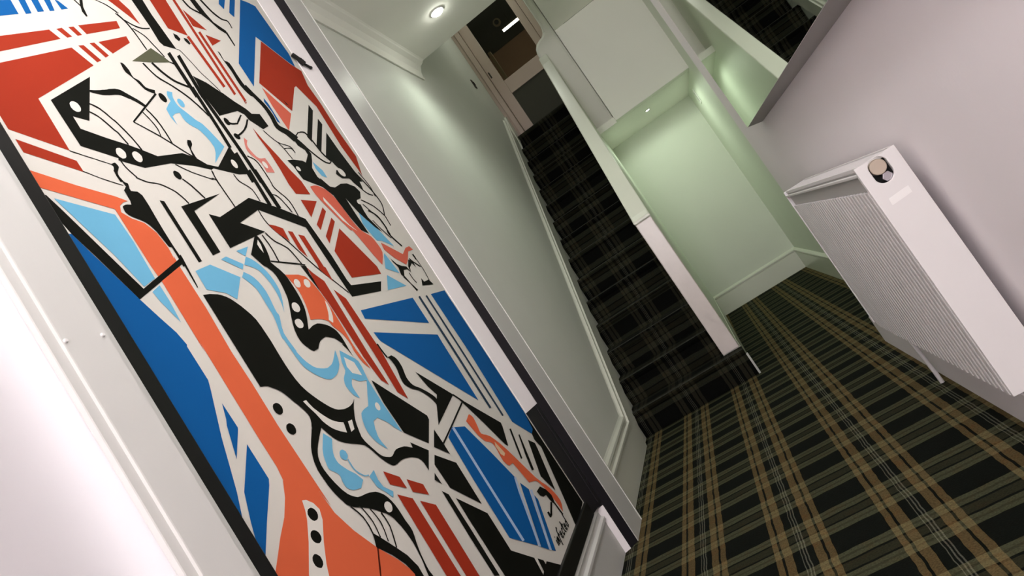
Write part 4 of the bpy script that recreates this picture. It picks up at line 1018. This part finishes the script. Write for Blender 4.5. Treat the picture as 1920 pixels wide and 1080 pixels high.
box('top_rail', (RX0 + 0.008, RX0 + 0.016, RY0 + 0.008, RY1 - 0.008, 0.936, RZ1), M_RAD, rad, bevel=0.001, off=RO)
box('inner_panel', (RX0 + 0.012, RX0 + 0.018, RY0 + 0.010, RY1 - 0.010, RZ0 + 0.03, 0.934), M_GRILLE, rad, off=RO)
box('back_panel', (RX1 - 0.010, RX1, RY0 + 0.010, RY1 - 0.010, RZ0, RZ1 - 0.02), M_RAD, rad, off=RO)
bm = bmesh.new()
for k in range(44):
    y = RY0 + 0.02 + k * 0.0257
    add_box(bm, RX0 + 0.018, RX1 - 0.004, y, y + 0.008, RZ1 - 0.012, RZ1 - 0.003)
add_box(bm, RX1 - 0.008, RX1, RY0 + 0.008, RY1 - 0.008, RZ1 - 0.012, RZ1)
o = fin(bm, 'top_grille', M_RAD, rad, off=RO)
o['kind'] = 'stuff'
# thermostat knob inside the opening
bm = bmesh.new()
add_box(bm, 0.388, 0.440, RY0 + 0.034, RY0 + 0.038, 0.874, 0.944)
fin(bm, 'valve_recess', M_DARK, rad, off=RO)
bm = bmesh.new()
add_cyl(bm, (0.4135, RY0 + 0.006, 0.9220), 0.0185, 0.028, 'y', 28)
o = fin(bm, 'valve_knob', M_KNOB, rad, smooth=True, off=RO, bevel=0.0015)
o['label'] = 'brass-coloured round valve knob'
bm = bmesh.new()
add_cyl(bm, (0.4200, RY0 + 0.010, 0.8930), 0.0120, 0.026, 'y', 6)
fin(bm, 'valve_nut', M_CHROME, rad, off=RO, bevel=0.001)
prism('label', [(0.391, 0.833), (0.439, 0.836), (0.440, 0.853), (0.392, 0.850)], 'y', RY0 - 0.0006, RY0, M_LABEL, rad, off=RO)
for y in (1.95, 2.60):
    box('bracket', (RX1, XR, y, y + 0.03, RZ0 + 0.08, RZ1 - 0.10), M_GRILLE, rad, off=RO)
bm = bmesh.new()
add_tube(bm, [(0.455, 2.900, 0.0), (0.455, 2.905, 0.05), (0.452, 2.915, 0.12), (0.446, 2.90, 0.20), (0.436, 2.862, 0.30), (0.430, 2.835, 0.350)], 0.0085, 10)
fin(bm, 'pipe', M_RAD, rad, smooth=True, off=RO)

# ------------------------------------------------------------------ mirror
mir = thing('mirror', 'large frameless wall mirror with a grey edge above the radiator', 'mirror', (0.46, 1.9, 1.24))
MO = -Vector(mir.location)
MY0, MY1, MZT = 0.55, 3.062, 2.75
prism('backing', [(0.430, 1.250), (XR, 1.236), (XR, MZT), (0.430, MZT)], 'y', MY0, MY1, M_MBOX, mir, bevel=0.001, off=MO)
box('mirror_glass', (0.427, 0.430, MY0, MY1, 1.250, MZT), M_MIRROR, mir, off=MO)

# ------------------------------------------------------------------ downlights
labs = {'stair': 'bright round downlight in the corridor ceiling over the stair foot', 'recess': 'tiny round downlight in the low soffit of the recess beyond the stairs',
        'hall': 'added fill lamp holder, out of view, hanging over the radiator end of the corridor', 'entry': 'added fill lamp holder, out of view, hanging behind the camera',
        'well': 'added fill downlight, out of view, in the high dark ceiling above the staircase'}
for n_, loc, p, c, ang in LAMPS:
    if n_ in ('hall', 'entry'):  # unseen pendants, hung low to lift the ceiling's brightness
        t = thing('fill_pendant', labs[n_], 'added fill lamp', (loc[0], loc[1], ZC))
        bm = bmesh.new()
        add_cyl(bm, (0, 0, -0.025), 0.045, 0.025, 'z', 20, 0.05)
        fin(bm, 'ceiling_rose', M_RING, t, smooth=True)
        bm = bmesh.new()
        add_tube(bm, [(0, 0, -0.02), (0, 0, -0.36)], 0.004, 8)
        fin(bm, 'cord', M_RING, t, smooth=True)
        bm = bmesh.new()
        add_cyl(bm, (0, 0, -0.42), 0.019, 0.06, 'z', 16, 0.012)
        fin(bm, 'holder', M_RING, t, smooth=True)
        continue
    r = 0.042 if n_ != 'recess' else 0.020
    t = thing('downlight', labs[n_], 'ceiling lamp', loc)
    bm = bmesh.new()
    add_ring(bm, (0, 0, 0), r, r + 0.014, 0.006)
    fin(bm, 'bezel', M_RING, t, smooth=True)
    bm = bmesh.new()
    bmesh.ops.create_uvsphere(bm, u_segments=24, v_segments=12, radius=r)
    bmesh.ops.bisect_plane(bm, geom=bm.verts[:] + bm.edges[:] + bm.faces[:], plane_co=(0, 0, 0), plane_no=(0, 0, 1), clear_outer=True)
    bmesh.ops.scale(bm, vec=(1, 1, 0.62), verts=bm.verts)
    fin(bm, 'lamp_face', M_LAMP if n_ != 'recess' else M_LAMPS, t)

# small plate high on the recess wall
pl = thing('wall_plate', 'tiny pale plate with a dark slot high on the recess wall under the low soffit', 'wall plate', (XRR - 0.001, 7.02, 2.04))
PO = -Vector(pl.location)
box('plate', (XRR - 0.007, XRR - 0.0005, 6.955, 7.085, 1.965, 2.115), M_WPLAST, pl, bevel=0.002, off=PO)
box('slot', (XRR - 0.009, XRR - 0.006, 6.985, 7.060, 1.99, 2.09), M_GRILLE, pl, off=PO)

# ------------------------------------------------------------------ landing door and the room behind its glass
YD = 7.72
ZD = RISE * NST
door = struct(thing('door_1', 'part-glazed pinkish-brown door at the head of the stairs', 'door', (-0.55, YD, ZD)))
del door['label'], door['category']
DO = -Vector(door.location)
DX0, DX1 = -0.905, -0.165
box('jamb', (XL, DX0, YD - 0.03, YD + 0.10, ZD, ZT - 0.06), M_DOOR, door, bevel=0.004, off=DO)
box('architrave', (DX0 - 0.055, DX0 - 0.002, YD - 0.05, YD - 0.03, ZD, ZT - 0.06), M_DOOR, door, bevel=0.004, off=DO)
box('jamb', (DX1, -0.10, YD - 0.03, YD + 0.10, ZD, ZT - 0.06), M_DOOR, door, bevel=0.004, off=DO)
box('stile', (DX0 + 0.004, -0.782, YD, YD + 0.045, ZD, ZT - 0.10), M_DOOR, door, bevel=0.004, off=DO)
box('stile', (-0.255, DX1 - 0.004, YD, YD + 0.045, ZD, ZT - 0.10), M_DOOR, door, bevel=0.004, off=DO)
box('rail', (-0.782, -0.255, YD + 0.002, YD + 0.043, 3.418, 3.592), M_DOOR, door, bevel=0.004, off=DO)
box('rail', (-0.782, -0.255, YD + 0.002, YD + 0.043, ZT - 0.22, ZT - 0.10), M_DOOR, door, bevel=0.004, off=DO)
box('bottom_panel', (-0.782, -0.255, YD + 0.015, YD + 0.03, ZD, 3.418), M_DKOLIVE, door, off=DO)
box('pane', (-0.782, -0.255, YD + 0.018, YD + 0.024, 3.592, ZT - 0.22), M_GLASS, door, off=DO)
box('lock', (-0.885, -0.868, YD - 0.004, YD, 3.70, 3.78), M_PLAST, door, bevel=0.002, off=DO)
# landing room seen through the pane
struct(box('wall_landing', (-1.13, 0.1, 9.90, 10.0, 2.9, 5.35), M_BROWN))
struct(box('wall_landing_left', (-1.13, -1.03, 7.86, 9.90, 2.9, 5.35), M_BROWN))
struct(box('wall_landing_right', (0.0, 0.1, 7.86, 9.90, 2.9, 5.35), M_BROWN))
struct(box('floor_landing', (-1.13, 0.1, 7.86, 10.0, ZD - 0.06, ZD), M_DKOLIVE))
struct(box('wall_overdoor', (-1.0, -0.16, YD - 0.02, YD + 0.10, ZT - 0.06, ZT), M_DOOR))
struct(box('ceiling_landing', (-1.13, 0.1, 7.86, 10.0, 5.35, 5.43), M_DKOLIVE))
struct(box('wall_landing_front', (-1.13, 0.1, 7.86, 7.90, ZT - 0.03, 5.35), M_DKOLIVE))
struct(box('trim_10', (-1.03, 0.0, 9.86, 9.90, 4.72, 5.35), M_DKOLIVE))
newel = tag(box('landing_post', (-0.850, -0.805, 8.60, 8.645, ZD, 4.30), M_TAN, bevel=0.008), 'slim tan post behind the glass of the landing door', 'post')
tl = thing('tube_lamp', 'short bright tube lamp seen through the landing door glass', 'lamp', (-0.41, 8.80, 4.45))
TO = -Vector(tl.location)
bm = bmesh.new()
add_cyl(bm, (-0.535, 8.80, 4.475), 0.016, 0.255, 'x', 14)
fin(bm, 'tube', M_TUBE, tl, smooth=True, off=TO)
box('batten', (-0.545, -0.27, 8.79, 8.83, 4.492, 4.515), M_DKOLIVE, tl, off=TO)
bm = bmesh.new()
add_tube(bm, [(-0.41, 8.81, 4.51), (-0.41, 8.81, 5.35)], 0.006, 8)
fin(bm, 'rod', M_DKOLIVE, tl, off=TO)
sm = thing('smoke_detector', 'small round detector with a grey rim on the far wall behind the landing door glass', 'detector', (-0.62, 9.90, 5.0))
sm.location = (-0.607, 9.86, 5.04)
bm = bmesh.new()
add_cyl(bm, (0, -0.03, 0), 0.060, 0.03, 'y', 24)
fin(bm, 'rim', M_TAN, sm, smooth=True)
bm = bmesh.new()
add_cyl(bm, (0, -0.04, 0), 0.034, 0.02, 'y', 24)
fin(bm, 'cover', M_DARK, sm, smooth=True)
# light switch on the stair wall by the door
sw = thing('light_switch', 'small dark light switch on the left wall near the landing door', 'switch', (XL, 7.07, 3.54))
SO = -Vector(sw.location)
box('plate', (XL, XL + 0.010, 7.035, 7.105, 3.50, 3.60), M_PLAST, sw, bevel=0.002, off=SO)
box('rocker', (XL + 0.010, XL + 0.016, 7.055, 7.085, 3.53, 3.57), M_DARK, sw, bevel=0.001, off=SO)
